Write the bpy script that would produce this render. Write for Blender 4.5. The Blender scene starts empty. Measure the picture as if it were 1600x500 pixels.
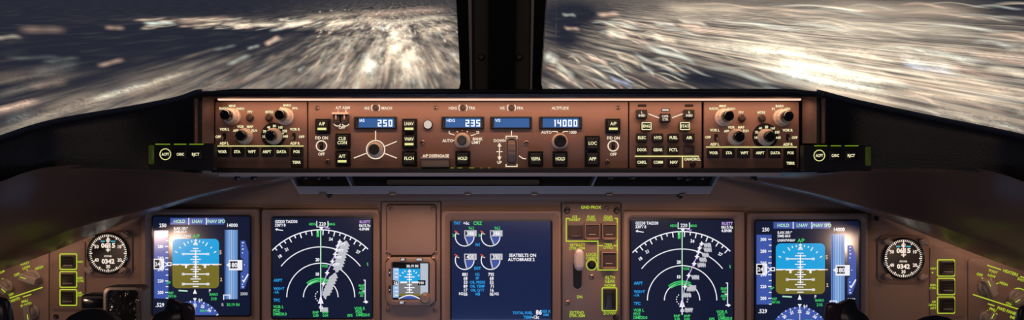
import bpy, bmesh, math, random
from mathutils import Vector, Matrix
random.seed(7)
C = bpy.context.scene.collection
F, ZC, PY0, CX = 1200.0, 1.10, 280.0, 800.0     # focal length in px of the 1600 px frame, eye height, principal point
PI = math.pi

def srgb(r, g, b):
    f = lambda c: c / 12.92 if c <= 0.04045 else ((c + 0.055) / 1.055) ** 2.4
    return (f(r / 255), f(g / 255), f(b / 255), 1.0)

# ------------------------------------------------------------------ materials
M = {}
def new_mat(name):
    m = bpy.data.materials.new(name); m.use_nodes = True
    m.node_tree.nodes.clear(); M[name] = m
    return m, m.node_tree.nodes, m.node_tree.links
def paint(name, col, rough=0.5, metal=0.0, bump=0.0, scale=900.0, var=0.0, spec=0.5, coat=0.0, bdist=0.0006):
    m, N, L = new_mat(name)
    out = N.new('ShaderNodeOutputMaterial'); b = N.new('ShaderNodeBsdfPrincipled')
    L.new(b.outputs[0], out.inputs[0])
    b.inputs['Base Color'].default_value = col
    b.inputs['Roughness'].default_value = rough
    b.inputs['Metallic'].default_value = metal
    b.inputs['Specular IOR Level'].default_value = spec
    b.inputs['Coat Weight'].default_value = coat
    b.inputs['Coat Roughness'].default_value = 0.08
    if bump or var:
        tc = N.new('ShaderNodeTexCoord'); nz = N.new('ShaderNodeTexNoise')
        nz.inputs['Scale'].default_value = scale; nz.inputs['Detail'].default_value = 3
        L.new(tc.outputs['Object'], nz.inputs['Vector'])
        if bump:
            bp = N.new('ShaderNodeBump'); bp.inputs['Strength'].default_value = bump
            bp.inputs['Distance'].default_value = bdist
            L.new(nz.outputs['Fac'], bp.inputs['Height']); L.new(bp.outputs[0], b.inputs['Normal'])
        if var:
            n2 = N.new('ShaderNodeTexNoise'); n2.inputs['Scale'].default_value = scale / 60; n2.inputs['Detail'].default_value = 5
            L.new(tc.outputs['Object'], n2.inputs['Vector'])
            r = N.new('ShaderNodeMapRange'); r.inputs['To Min'].default_value = 1 - var; r.inputs['To Max'].default_value = 1 + var
            L.new(n2.outputs['Fac'], r.inputs['Value'])
            mx = N.new('ShaderNodeMix'); mx.data_type = 'RGBA'; mx.blend_type = 'MULTIPLY'; mx.inputs[0].default_value = 1.0
            mx.inputs[6].default_value = col; L.new(r.outputs[0], mx.inputs[7]); L.new(mx.outputs[2], b.inputs['Base Color'])
    return m
def glow(name, col, strength=1.0, sample=False, rough=0.25, spec=0.5):
    """a lit surface (display picture element, backlit legend, lamp): emits and still has its own sheen"""
    m, N, L = new_mat(name)
    out = N.new('ShaderNodeOutputMaterial'); b = N.new('ShaderNodeBsdfPrincipled')
    L.new(b.outputs[0], out.inputs[0])
    b.inputs['Base Color'].default_value = (0.01, 0.01, 0.01, 1)
    b.inputs['Roughness'].default_value = rough
    b.inputs['Specular IOR Level'].default_value = spec
    b.inputs['Emission Color'].default_value = col
    b.inputs['Emission Strength'].default_value = strength
    m.cycles.emission_sampling = 'AUTO' if sample else 'NONE'
    return m

paint('panel_paint', (0.30, 0.195, 0.145, 1), 0.55, bump=0.25, var=0.10)
paint('plate_paint', (0.27, 0.175, 0.13, 1), 0.55, bump=0.25, var=0.10)
paint('guard_paint', (0.34, 0.19, 0.14, 1), 0.5, bump=0.3, var=0.15)
paint('face_paint', (0.33, 0.185, 0.135, 1), 0.5, bump=0.2, var=0.08)
paint('bezel_paint', (0.30, 0.19, 0.14, 1), 0.45, bump=0.15)
paint('black_plastic', (0.012, 0.011, 0.011, 1), 0.45, bump=0.1)
paint('black_gloss', (0.006, 0.006, 0.007, 1), 0.12, coat=0.6)
paint('grip_plastic', (0.010, 0.008, 0.010, 1), 0.28, coat=0.3)
paint('key_black', (0.022, 0.018, 0.014, 1), 0.35)
paint('key_brown', (0.07, 0.045, 0.035, 1), 0.35)
paint('leather', (0.008, 0.008, 0.009, 1), 0.42, bump=0.8, scale=420)
paint('pad_leather', (0.19, 0.115, 0.085, 1), 0.6, bump=0.7, scale=420, var=0.2)
paint('coaming', (0.13, 0.08, 0.06, 1), 0.28, bump=0.08, scale=500)
paint('tray_metal', (0.42, 0.41, 0.43, 1), 0.40, bump=0.1)
paint('dark_tray', (0.030, 0.025, 0.027, 1), 0.5)
paint('post_paint', (0.20, 0.19, 0.17, 1), 0.6, bump=0.15)
paint('post_trim', (0.78, 0.70, 0.60, 1), 0.5)
paint('rubber', (0.006, 0.006, 0.006, 1), 0.6)
paint('cream_knob', (0.72, 0.58, 0.46, 1), 0.38)
paint('brown_knob', (0.30, 0.21, 0.16, 1), 0.4)
paint('gray_knob', (0.36, 0.29, 0.24, 1), 0.45)
paint('screw_metal', (0.42, 0.28, 0.22, 1), 0.3, metal=0.7)
paint('dark_screw', (0.05, 0.04, 0.035, 1), 0.35, metal=0.5)
paint('steel', (0.5, 0.45, 0.42, 1), 0.25, metal=1.0)
paint('bar_paint', (0.30, 0.21, 0.13, 1), 0.4)
paint('slot_black', (0.004, 0.004, 0.004, 1), 0.6)
paint('clear_lever', (0.62, 0.50, 0.44, 1), 0.22, coat=0.4)
# lit legends and display colours
glow('legend', srgb(250, 232, 205), 0.95)
glow('legend_lit', srgb(246, 240, 188), 1.0)
glow('legend_green', srgb(188, 214, 52), 0.95)
glow('bar_green', srgb(232, 230, 150), 1.0)
glow('edge_green', srgb(150, 190, 35), 0.55)
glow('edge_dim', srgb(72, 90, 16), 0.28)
glow('lamp', (1.0, 0.56, 0.42, 1), 1.25)
glow('lamp_white', srgb(240, 222, 205), 0.75)
glow('lcd_blue', srgb(36, 98, 165), 0.8)
glow('lcd_digit', srgb(225, 235, 255), 1.25)
glow('navy', srgb(13, 24, 52), 0.85, sample=True, rough=0.155, spec=1.0)
glow('navy_blue', srgb(12, 32, 74), 0.85, sample=True, rough=0.155, spec=1.0)
glow('black_glass', srgb(6, 6, 10), 0.3, rough=0.155, spec=1.0)
glow('sky_blue', srgb(22, 160, 220), 1.0, sample=True, rough=0.155, spec=1.0)
glow('earth', srgb(122, 112, 38), 0.9, sample=True, rough=0.155, spec=1.0)
glow('tape', srgb(62, 88, 170), 0.95, sample=True, rough=0.155, spec=1.0)
glow('tape_light', srgb(108, 152, 212), 0.9, sample=True, rough=0.155, spec=1.0)
glow('tape_pale', srgb(160, 195, 235), 0.9, rough=0.155, spec=1.0)
glow('tape_gray', srgb(190, 200, 215), 0.9, sample=True, rough=0.155, spec=1.0)
glow('wedge', srgb(66, 88, 168), 0.9, rough=0.155, spec=1.0)
glow('sym_white', srgb(238, 238, 246), 1.0, rough=0.155, spec=1.0)
glow('sym_gray', srgb(190, 190, 198), 1.0, rough=0.155, spec=1.0)
glow('sym_green', srgb(70, 215, 110), 0.9, rough=0.155, spec=1.0)
glow('sym_pale', srgb(185, 235, 205), 0.9, rough=0.155, spec=1.0)
glow('sym_cyan', srgb(40, 160, 235), 0.95, rough=0.155, spec=1.0)
glow('sym_magenta', srgb(205, 165, 245), 0.9, rough=0.155, spec=1.0)
glow('sym_amber', srgb(245, 200, 165), 0.9, rough=0.155, spec=1.0)
glow('sym_red', srgb(225, 95, 60), 0.9, rough=0.155, spec=1.0)
glow('dial_white', srgb(250, 232, 215), 1.0)
glow('dial_cyan', srgb(60, 190, 215), 0.8)
glow('dial_dark', srgb(22, 12, 12), 0.3)
glow('gray_earth', srgb(125, 125, 128), 0.9, rough=0.16)

# ------------------------------------------------------------------ glyphs
_gl = {}
def glyphs(s, bold):
    k = (s, bold)
    if k not in _gl:
        cu = bpy.data.curves.new('t', 'FONT'); cu.body = s; cu.resolution_u = 2; cu.offset = bold
        o = bpy.data.objects.new('t', cu); C.objects.link(o)
        dg = bpy.context.evaluated_depsgraph_get(); dg.update()
        me = o.evaluated_get(dg).to_mesh()
        vs = [(v.co.x, v.co.y) for v in me.vertices]; fs = [tuple(p.vertices) for p in me.polygons]
        o.evaluated_get(dg).to_mesh_clear()
        bpy.data.objects.remove(o); bpy.data.curves.remove(cu)
        _gl[k] = (vs, fs)
    return _gl[k]
CAP = 0.70

# ------------------------------------------------------------------ mesh builder: plane-pixel coordinates on a plane at depth D
def circle(u, v, r, n=28, ry=None, a0=0.0):
    ry = r if ry is None else ry
    return [(u + r * math.cos(a0 + 2 * PI * i / n), v + ry * math.sin(a0 + 2 * PI * i / n)) for i in range(n)]
def knurl(u, v, r, n=48, amp=0.09):
    return [(u + r * (1 - (amp if (i // 2) % 2 else 0)) * math.cos(2 * PI * i / n), v + r * (1 - (amp if (i // 2) % 2 else 0)) * math.sin(2 * PI * i / n)) for i in range(n)]
def rrect(u0, v0, u1, v1, r, n=4):
    r = max(0.01, min(r, (u1 - u0) / 2 - 0.01, (v1 - v0) / 2 - 0.01)); o = []
    for cu, cv, a in ((u1 - r, v0 + r, -PI / 2), (u1 - r, v1 - r, 0), (u0 + r, v1 - r, PI / 2), (u0 + r, v0 + r, PI)):
        for i in range(n + 1):
            t = a + PI / 2 * i / n; o.append((cu + r * math.cos(t), cv + r * math.sin(t)))
    return o
def cham(u0, v0, u1, v1, c):
    tl, tr, br, bl = c if isinstance(c, tuple) else (c, c, c, c)
    return [(u0 + tl, v0), (u1 - tr, v0), (u1, v0 + tr), (u1, v1 - br), (u1 - br, v1), (u0 + bl, v1), (u0, v1 - bl), (u0, v0 + tl)]

class MB:
    def __init__(s, D, rot=0.0, piv=(0, 0)):
        s.D, s.rot, s.piv = D, rot, piv
        s.v, s.f, s.fm, s.mats = [], [], [], []
    def mi(s, m):
        if m not in s.mats: s.mats.append(m)
        return s.mats.index(m)
    def P(s, u, v, d, rd=0.0):
        if s.rot:
            c, n = math.cos(s.rot), math.sin(s.rot); a, b = u - s.piv[0], v - s.piv[1]
            u, v = s.piv[0] + a * c - b * n, s.piv[1] + a * n + b * c
        k = (s.D - rd) / F
        return ((u - CX) * k, s.D - d, ZC + (PY0 - v) * k)
    def faces(s, pts, fs, m):
        b = len(s.v); s.v += pts; k = s.mi(m)
        for f in fs: s.f.append(tuple(b + i for i in f)); s.fm.append(k)
    def loft(s, loops, m, rd=0.0, cap0=False, cap1=True, m1=None):
        n = len(loops[0][0]); pts = []
        for lp, d in loops: pts += [s.P(u, v, d, rd) for u, v in lp]
        fs = [(j * n + i, j * n + (i + 1) % n, (j + 1) * n + (i + 1) % n, (j + 1) * n + i) for j in range(len(loops) - 1) for i in range(n)]
        if cap0: fs.append(tuple(range(n)))
        last = tuple(range((len(loops) - 1) * n, len(loops) * n))
        s.faces(pts, fs, m)
        if cap1:
            b = len(s.v) - len(pts); s.f.append(tuple(b + i for i in last)); s.fm.append(s.mi(m1 or m))
        return s
    def block(s, u0, v0, u1, v1, d0, d1, m, rd=0.0, r=0.6, b=0.5, bd=0.0006, m1=None):
        return s.loft([(rrect(u0, v0, u1, v1, r), d0), (rrect(u0, v0, u1, v1, r), d1 - bd), (rrect(u0 + b, v0 + b, u1 - b, v1 - b, max(r - b, 0.1)), d1)], m, rd, m1=m1)
    def poly(s, pts, d, m, rd=0.0):
        s.faces([s.P(u, v, d, rd) for u, v in pts], [tuple(range(len(pts)))], m); return s
    def rect(s, u0, v0, u1, v1, d, m, rd=0.0):
        return s.poly([(u0, v0), (u1, v0), (u1, v1), (u0, v1)], d, m, rd)
    def stroke(s, pts, w, d, m, rd=0.0, closed=False):
        n = len(pts); L = []
        for i in range(n):
            a = pts[i - 1] if (i or closed) else pts[i]; b = pts[(i + 1) % n] if (i < n - 1 or closed) else pts[i]
            q = pts[i]
            t1 = (q[0] - a[0], q[1] - a[1]); t2 = (b[0] - q[0], b[1] - q[1])
            l1 = math.hypot(*t1) or 1e-9; l2 = math.hypot(*t2) or 1e-9
            tx, ty = t1[0] / l1 * (l1 > 1e-8) + t2[0] / l2 * (l2 > 1e-8), t1[1] / l1 * (l1 > 1e-8) + t2[1] / l2 * (l2 > 1e-8)
            l = math.hypot(tx, ty) or 1e-9; nx, ny = -ty / l, tx / l
            cs = 1.0
            if l1 > 1e-8 and l2 > 1e-8: cs = max(0.5, abs(nx * (-t1[1] / l1) + ny * (t1[0] / l1)))
            L.append(((q[0] + nx * w / 2 / cs, q[1] + ny * w / 2 / cs), (q[0] - nx * w / 2 / cs, q[1] - ny * w / 2 / cs)))
        P = [s.P(u, v, d, rd) for pr in L for u, v in pr]
        fs = [(2 * i, 2 * i + 1, 2 * ((i + 1) % n) + 1, 2 * ((i + 1) % n)) for i in range(n if closed else n - 1)]
        s.faces(P, fs, m); return s
    def line(s, u0, v0, u1, v1, w, d, m, rd=0.0): return s.stroke([(u0, v0), (u1, v1)], w, d, m, rd)
    def arc(s, u, v, r, a0, a1, w, d, m, rd=0.0, n=40):
        return s.stroke([(u + r * math.cos(math.radians(a0 + (a1 - a0) * i / n)), v + r * math.sin(math.radians(a0 + (a1 - a0) * i / n))) for i in range(n + 1)], w, d, m, rd)
    def text(s, u, v, t, h, m, d, rd=0.0, w=None, bold=0.012, align='c', rot=0.0, xs=0.92):
        vs, fs = glyphs(t, bold)
        if not vs: return s
        x0, x1 = min(p[0] for p in vs), max(p[0] for p in vs)
        k = h / CAP; kx = (w / (x1 - x0)) if w else k * xs
        off = {'c': (x0 + x1) / 2, 'l': x0, 'r': x1}[align]
        cr, sr = math.cos(rot), math.sin(rot); pts = []
        for x, y in vs:
            a, b = (x - off) * kx, -(y - CAP / 2) * k
            pts.append(s.P(u + a * cr - b * sr, v + a * sr + b * cr, d, rd))
        s.faces(pts, fs, m); return s
    def seg(s, u, v, t, h, w, gap, m, d, rd=0.0, th=1.5):
        """seven-segment figures, left edge at u, centred on v"""
        S = {'0': 'abcdef', '1': 'bc', '2': 'abged', '3': 'abgcd', '4': 'fgbc', '5': 'afgcd'}
        for ch in t:
            if ch == '1':
                s.line(u + w - 1, v - h / 2, u + w - 1, v + h / 2, th, d, m, rd); s.line(u + w - 2.6, v - h / 2 + 1.2, u + w - 1, v - h / 2 + 0.6, th * .8, d, m, rd)
            else:
                x0, x1, y0, y1 = u, u + w, v - h / 2, v + h / 2; q = th / 2
                E = {'a': (x0, y0 + q, x1, y0 + q), 'd': (x0, y1 - q, x1, y1 - q), 'g': (x0, v, x1, v), 'f': (x0 + q, y0, x0 + q, v), 'b': (x1 - q, y0, x1 - q, v), 'e': (x0 + q, v, x0 + q, y1), 'c': (x1 - q, v, x1 - q, y1)}
                for e in S[ch]: s.line(*E[e], th, d, m, rd)
            u += w + gap
        return s
    def into(s, o, root):
        """printed straight onto an existing part: joined into that part's mesh"""
        t = mesh_obj('print', s.v, s.f, s.fm, s.mats, None, root); me = o.data; off = len(me.materials)
        for m in s.mats: me.materials.append(M[m])
        for p in t.data.polygons: p.material_index += off
        bm = bmesh.new(); bm.from_mesh(me); bm.from_mesh(t.data); bm.to_mesh(me); bm.free()
        for p in me.polygons: p.use_smooth = len(p.vertices) <= 4
        me.set_sharp_from_angle(angle=math.radians(32))
        tm = t.data; bpy.data.objects.remove(t); bpy.data.meshes.remove(tm)
    def build(s, name, parent=None, root=None):
        return mesh_obj(name, s.v, s.f, s.fm, s.mats, parent, root)

def mesh_obj(name, v, f, fm, mats, parent=None, root=None, angle=32, loc=None):
    me = bpy.data.meshes.new(name)
    o = bpy.data.objects.new(name, me); C.objects.link(o)
    if root is not None: off = Vector(root['_loc'])
    elif loc is not None: off = Vector(loc); o.location = off
    else: off = Vector((0, 0, 0))
    me.from_pydata([tuple(Vector(p) - off) for p in v], [], f)
    for m in mats: me.materials.append(M[m])
    for p, k in zip(me.polygons, fm): p.material_index = k
    bm = bmesh.new(); bm.from_mesh(me); bmesh.ops.recalc_face_normals(bm, faces=bm.faces); bm.to_mesh(me); bm.free()
    for p in me.polygons: p.use_smooth = len(p.vertices) <= 4
    me.set_sharp_from_angle(angle=math.radians(angle))
    if parent is not None: o.parent = parent
    return o

ROOTS = []
def thing(name, label, cat, D, u, v, group=None):
    o = bpy.data.objects.new(name, None); C.objects.link(o)
    k = D / F; loc = ((u - CX) * k, D, ZC + (PY0 - v) * k)
    o.location = loc; o['_loc'] = loc; o['label'] = label; o['category'] = cat; o.empty_display_size = 0.02
    if group: o['group'] = group
    ROOTS.append(o); return o

# ------------------------------------------------------------------ shared small parts
def screw(root, D, u, v, d=0.0, r=3.2, mat='screw_metal', name='screw'):
    b = MB(D)
    b.loft([(circle(u, v, r * 1.15, 18), d), (circle(u, v, r * 1.15, 18), d + 0.0008), (circle(u, v, r, 18), d + 0.0014), (circle(u, v, r * .7, 18), d + 0.0022), (circle(u, v, r * .3, 18), d + 0.0025)], mat, d)
    w = r * 0.16
    for a in (0.5, 0.5 + PI / 2):
        b.stroke([(u - r * .6 * math.cos(a), v - r * .6 * math.sin(a)), (u + r * .6 * math.cos(a), v + r * .6 * math.sin(a))], w * 2, d + 0.0027, 'slot_black', d)
    b.build(name, root, root)
def fastener(root, D, u, v, d=0.0, r=4.0):
    b = MB(D)
    b.loft([(circle(u, v, r, 20), d), (circle(u, v, r, 20), d + 0.002), (circle(u, v, r * .8, 20), d + 0.003), (circle(u, v, r * .45, 20), d + 0.0022)], 'dark_screw', d)
    b.build('fastener', root, root)
def knob(root, D, u, v, R, L, r, l, body='cream_knob', cap='black_gloss', d0=0.0, skirt=True, knurled=False, pointer=None):
    """a dial: skirted body standing L out of the face, and a cap of radius r standing l further"""
    b = MB(D); rd = d0
    body_loops = [(circle(u, v, R * 1.0, 48), d0), (circle(u, v, R, 48), d0 + 0.3 * L), (circle(u, v, R * 0.93, 48), d0 + 0.34 * L)]
    up = (lambda q: knurl(u, v, q, 48)) if knurled else (lambda q: knurl(u, v, q, 48, 0.035))
    body_loops += [(up(R * 0.86), d0 + 0.36 * L), (up(R * 0.80), d0 + 0.95 * L), (circle(u, v, R * 0.72, 48), d0 + L)]
    b.loft(body_loops, body, rd)
    k = b.build('knob', root, root)
    if r:
        c = MB(D)
        c.loft([(circle(u, v, r, 32), d0 + L), (circle(u, v, r, 32), d0 + L + .75 * l), (circle(u, v, r * .94, 32), d0 + L + .9 * l), (circle(u, v, r * .82, 32), d0 + L + l), (circle(u, v, r * .55, 32), d0 + L + l), (circle(u, v, r * .5, 32), d0 + L + l * .93)], cap, rd)
        c.build('knob_cap', k, root)
    if pointer:
        p = MB(D); a = pointer
        p.line(u + R * .2 * math.cos(a), v + R * .2 * math.sin(a), u + R * .8 * math.cos(a), v + R * .8 * math.sin(a), 1.6, d0 + L + .0004, 'legend', rd)
        p.build('pointer_mark', k, root)
    return k
def button(root, D, u, v, w, h, text=None, lit=False, name='button', th=4.6, H=0.009, housing=True, key='key_black', col='legend_lit', bold=0.02, boxed=False):
    """square push switch: black housing frame and a raised key with a backlit legend; u, v, w, h as its face shows"""
    b = MB(D); rd = H
    if housing:
        b.loft([(rrect(u - w / 2, v - h / 2, u + w / 2, v + h / 2, 1.2), 0.0), (rrect(u - w / 2, v - h / 2, u + w / 2, v + h / 2, 1.2), H * .45), (rrect(u - w / 2 + 1, v - h / 2 + 1, u + w / 2 - 1, v + h / 2 - 1, 1), H * .5), (rrect(u - w / 2 + 2.6, v - h / 2 + 2.6, u + w / 2 - 2.6, v + h / 2 - 2.6, .8), H * .42)], 'black_plastic', rd)
        i = 3.4
    else: i = 0.3
    b.loft([(rrect(u - w / 2 + i, v - h / 2 + i, u + w / 2 - i, v + h / 2 - i, 1), 0.0), (rrect(u - w / 2 + i, v - h / 2 + i, u + w / 2 - i, v + h / 2 - i, 1), H * .88), (rrect(u - w / 2 + i + .9, v - h / 2 + i + .9, u + w / 2 - i - .9, v + h / 2 - i - .9, .6), H)], key, rd)
    o = b.build(name, root, root)
    if text:
        t = MB(D); lines = text.split('|'); n = len(lines)
        c0 = v - (h * .14 if lit else 0)
        for j, s in enumerate(lines):
            vs, _ = glyphs(s, bold)
            nat = (max(p[0] for p in vs) - min(p[0] for p in vs)) * th / CAP * .92
            t.text(u, c0 + (j - (n - 1) / 2) * (th + 1.4), s, th, col, H + .0003, rd, w=min(nat, w - 2 * i - 2.2), bold=bold)
        if boxed: t.stroke(rrect(u - w / 2 + 1.6, v - h / 2 + 1.6, u + w / 2 - 1.6, v + h / 2 - 1.6, .6), 1.3, H + .0003, col, rd, closed=True)
        t.build('lettering', o, root)
    if lit:
        t = MB(D); t.rect(u - w * .29, v + h * .12, u + w * .29, v + h * .26, H + .0003, 'bar_green', rd); t.build('status_bar', o, root)
    return o
def toggle(root, D, u, v, up=True, ring=0, name='toggle_switch'):
    b = MB(D)
    b.loft([(rrect(u - 2.6, v - 5.5, u + 2.6, v + 5.5, 2.5), 0.0002), (rrect(u - 2.6, v - 5.5, u + 2.6, v + 5.5, 2.5), 0.001), (rrect(u - 1.9, v - 4.8, u + 1.9, v + 4.8, 1.8), 0.0011)], 'slot_black')
    o = b.build(name, root, root)
    k = -1 if up else 1
    l = MB(D); pts = []
    loops = []
    for t, r in ((0, 1.3), (.5, 1.5), (.85, 2.0), (1.0, 1.2)):
        loops.append((circle(u, v + k * 4.5 * t, r, 14), 0.001 + 0.011 * t))
    l.loft(loops, 'steel' if not ring else 'key_brown'); l.build('lever', o, root)
    if ring:
        g = MB(D); g.stroke(circle(u, v, ring, 40), 1.7, 0.0006, 'legend', closed=True); g.build('ring_marking', o, root)
    return o
G = 1.20          # depth of the glareshield panel faces
def plate(root, u0, v0, u1, v1, D=G, mat='face_paint', name='faceplate', r=1.5, th=0.004):
    b = MB(D)
    b.loft([(rrect(u0, v0, u1, v1, r), -th), (rrect(u0, v0, u1, v1, r), -0.0008), (rrect(u0 + .7, v0 + .7, u1 - .7, v1 - .7, r), 0.0)], mat, cap0=True)
    return b.build(name, root, root)

# ------------------------------------------------------------------ the two display control panels at the ends
def efis(label, u0, u1, kn, push, tog, txt, line, keys, tk):
    R = thing('display_control_panel', label, 'control panel', G, (u0 + u1) / 2, 211, 'display control panels at the ends of the glareshield')
    fp = plate(R, u0, 159, u1, 263)
    for (u, v, rr, r, L, l, dark) in kn:
        if dark:   # black quadrant under the range dial
            b = MB(G); b.loft([(circle(u - 1, v - 2, rr * 1.5, 40), 0.0001), (circle(u - 1, v - 2, rr * 1.5, 40), 0.0006)], 'slot_black'); b.build('dial_plate', R, R)
        knob(R, G, u, v, rr, L, r, l, 'cream_knob', 'black_gloss', 0.0008 if dark else 0.0)
    for (u, v, s) in push:
        b = MB(G); b.loft([(circle(u, v, 6, 28), 0), (circle(u, v, 6, 28), .003), (circle(u, v, 4.9, 28), .0035), (circle(u, v, 4.6, 28), .002), (circle(u, v, 4.2, 28), .006), (circle(u, v, 3.2, 28), .0068)], 'key_brown')
        b.build('push_button', R, R)
    for (u, v) in tog: toggle(R, G, u, v, up=False)
    b = MB(G)
    for (u, v, s, h) in txt: b.text(u, v, s, h, 'legend_lit', 0.0007, bold=0.03)
    for (a, c, e, f) in tk: b.line(a, c, e, f, 1.1, 0.0007, 'legend_lit')
    b.into(fp, R)
    b = MB(G); b.loft([(rrect(line[0], line[2] - .7, line[1], line[2] + .7, .5), 0), (rrect(line[0], line[2] - .7, line[1], line[2] + .7, .5), 0.0008)], 'bar_green'); b.build('light_line', R, R)
    for (u, v, s) in keys:
        button(R, G, u, v, 18.5, 16, s, housing=False, th=4.2, H=0.007, name='key', bold=0.03)
    return R
efis('brown dial panel at the glareshield end beside the key box with green-lit left end', 336, 479.5,
     [(363.5, 182, 13.4, 8.2, .020, .014, 0), (446.5, 182, 13.4, 8.2, .020, .014, 0), (383, 213, 12.6, 8.2, .013, .010, 0), (428.5, 213, 13, 8.2, .013, .010, 1)],
     [(391, 184, 'FPV'), (421, 184, 'MTRS')], [(351, 213), (459.5, 213)],
     [(350, 169.5, 'RADIO', 3.6), (363, 165.5, 'MINS', 3.6), (376, 169.8, 'BARO', 3.6), (391, 175, 'FPV', 3.8), (421, 175, 'MTRS', 3.8), (440, 169, 'IN', 3.6), (449, 164.6, 'BARO', 3.6), (461, 169.2, 'HPA', 3.6),
      (351, 202, 'VOR L', 4), (341.2, 213.7, 'OFF', 3.8), (350.5, 224, 'ADF L', 4), (368.5, 204, 'APP', 3.6), (376, 198, 'VOR', 3.8), (391, 198, 'MAP', 3.8), (397.6, 204, 'PLN', 3.8),
      (412.7, 213.5, '10', 3.8), (413.5, 205, '20', 3.8), (420, 199, '40', 3.8), (429, 196.8, '80', 3.8), (438.5, 199, '160', 3.8), (445, 204.7, '320', 3.8), (446.5, 213, '640', 3.8),
      (461, 202, 'VOR R', 4), (471.5, 213.7, 'OFF', 3.8), (461, 224, 'ADF R', 4)],
     (338, 474.5, 228.2), [(347.6, 237, 'WXR'), (370.7, 237, 'STA'), (393.6, 237, 'WPT'), (417, 237, 'ARPT'), (440, 237, 'DATA'), (463.5, 237, 'POS'), (463.5, 253.5, 'TERR')],
     [(372.5, 174, 370.5, 176.5), (363.5, 169, 363.5, 171), (457, 172.5, 455, 175), (379, 201.5, 380.5, 204), (390, 201.5, 388, 204), (395, 206, 392, 208), (441, 209.5, 444, 208)])
efis('brown dial panel at the glareshield end beside the key box with green-lit right end', 1100, 1248.5,
     [(1130, 183.5, 13.8, 8.4, .020, .014, 0), (1220.5, 184, 13.8, 8.4, .020, .014, 0), (1149.5, 214.5, 13, 8.4, .013, .010, 0), (1196.5, 214.5, 13.4, 8.4, .013, .010, 1)],
     [(1158.6, 185, 'FPV'), (1190, 185, 'MTRS')], [(1118.6, 214.5), (1230.6, 214.5)],
     [(1115.5, 169.7, 'RADIO', 3.6), (1129, 165.8, 'MINS', 3.6), (1142.6, 170, 'BARO', 3.6), (1158, 175.8, 'FPV', 3.8), (1189.5, 175.8, 'MTRS', 3.8), (1208, 170, 'IN', 3.6), (1218, 165.8, 'BARO', 3.6), (1230.5, 170, 'HPA', 3.6),
      (1116.6, 203.3, 'VOR L', 4), (1106, 214.5, 'OFF', 3.8), (1116.6, 225.4, 'ADF L', 4), (1135, 205, 'APP', 3.6), (1142.5, 199, 'VOR', 3.8), (1158, 199, 'MAP', 3.8), (1165, 204.5, 'PLN', 3.8),
      (1181, 215, '10', 3.8), (1182, 206.5, '20', 3.8), (1188, 200.4, '40', 3.8), (1197.5, 198.4, '80', 3.8), (1207.5, 200.5, '160', 3.8), (1214, 206.5, '320', 3.8), (1216, 215, '640', 3.8),
      (1230.6, 203.5, 'VOR R', 4), (1241.5, 215, 'OFF', 3.8), (1231, 225.6, 'ADF R', 4)],
     (1103, 1245, 229.8), [(1115, 238.8, 'WXR'), (1139, 238.8, 'STA'), (1163, 238.8, 'WPT'), (1187.5, 238.8, 'ARPT'), (1211.6, 238.8, 'DATA'), (1235.3, 238.8, 'POS'), (1235.3, 255, 'TERR')],
     [(1122, 172, 1124, 174.5), (1129, 169, 1129, 171), (1211, 173, 1213, 175.5), (1139.5, 208, 1142, 209.5), (1146, 202.5, 1147, 205), (1157, 202.5, 1155.5, 205), (1184.5, 215, 1188, 215), (1185.5, 208.5, 1188.5, 210)])

# ------------------------------------------------------------------ autopilot mode control panel
R = thing('mode_control_panel', 'wide brown autopilot panel with four blue number windows in the glareshield centre', 'control panel', G, 731, 211)
fp = plate(R, 481.5, 159, 981.5, 263)
for u, v in ((495.7, 169), (512, 252), (681, 168.6), (660, 222), (822.5, 222.6), (965.7, 168.6), (949, 252.6)): screw(R, G, u, v)
def window(u0, v0, u1, v1, s0, s1, label, digits, fx, dx):
    b = MB(G)
    b.loft([(rrect(u0, v0, u1, v1, 1), 0.0), (rrect(u0, v0, u1, v1, 1), 0.003), (rrect(u0 + .8, v0 + .8, u1 - .8, v1 - .8, .8), 0.0035),
            (rrect(u0 + 2.4, v0 + 2.2, u1 - 2.4, v1 - 2.2, .6), 0.0035), (rrect(s0, v0 + 3, s1, v1 - 2.8, .5), 0.0008)], 'black_plastic', m1='lcd_blue')
    o = b.build('display_window', R, R)
    t = MB(G)
    if label: t.text(fx, v0 + 6.2, label, 4.6, 'lcd_digit', 0.0011, bold=0.02, align='l')
    if digits: t.seg(dx, (v0 + v1) / 2 + .4, digits, 10.6, 6.0, 2.4, 'lcd_digit', 0.0011, th=1.9)
    t.into(o, R)
window(554, 182, 620.5, 202, 560.5, 616, 'IAS', '250', 562, 590.4)
window(690, 182, 756.5, 202, 696, 751, 'HDG', '235', 698, 727.4)
window(766, 182, 831, 202, 772, 827, 'V/S', '', 773.5, 0)
window(842, 182, 909, 202, 848, 904.5, '', '14000', 0, 862.4)
for a in ((503, 196.8, 'A/P', 1), (534.6, 219.6, 'CLB|CON', 0), (534.6, 247.4, 'A/T', 1), (639.2, 196.6, 'LNAV', 1), (639.2, 220.6, 'VNAV', 1), (639.2, 247.4, 'FLCH', 0), (722.8, 247.4, 'HOLD', 0),
          (837, 248, 'VS/FPA', 0), (875.5, 248, 'HOLD', 0), (926, 223.6, 'LOC', 0), (926, 248, 'APP', 0), (958.3, 196.6, 'A/P', 1)):
    button(R, G, a[0], a[1], 23.6, 24.4, a[2], lit=bool(a[3]), th=5.0)
for u in (502.4, 958): toggle(R, G, u, 228, up=True, ring=8)
# guarded autothrottle arm switches
b = MB(G)
for u in (527.3, 540.2):
    b.loft([(rrect(u - 6, 179, u + 6, 192, 1), 0), (rrect(u - 6, 179, u + 6, 192, 1), .006), (rrect(u - 5, 182, u + 5, 191, 1), .010)], 'key_brown')
    b.block(u - 6.3, 176.8, u + 6.3, 180, 0, .013, 'cream_knob')
    b.block(u - .9, 180, u + .9, 188, .009, .012, 'cream_knob')
b.build('guarded_switch', R, R)
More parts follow.
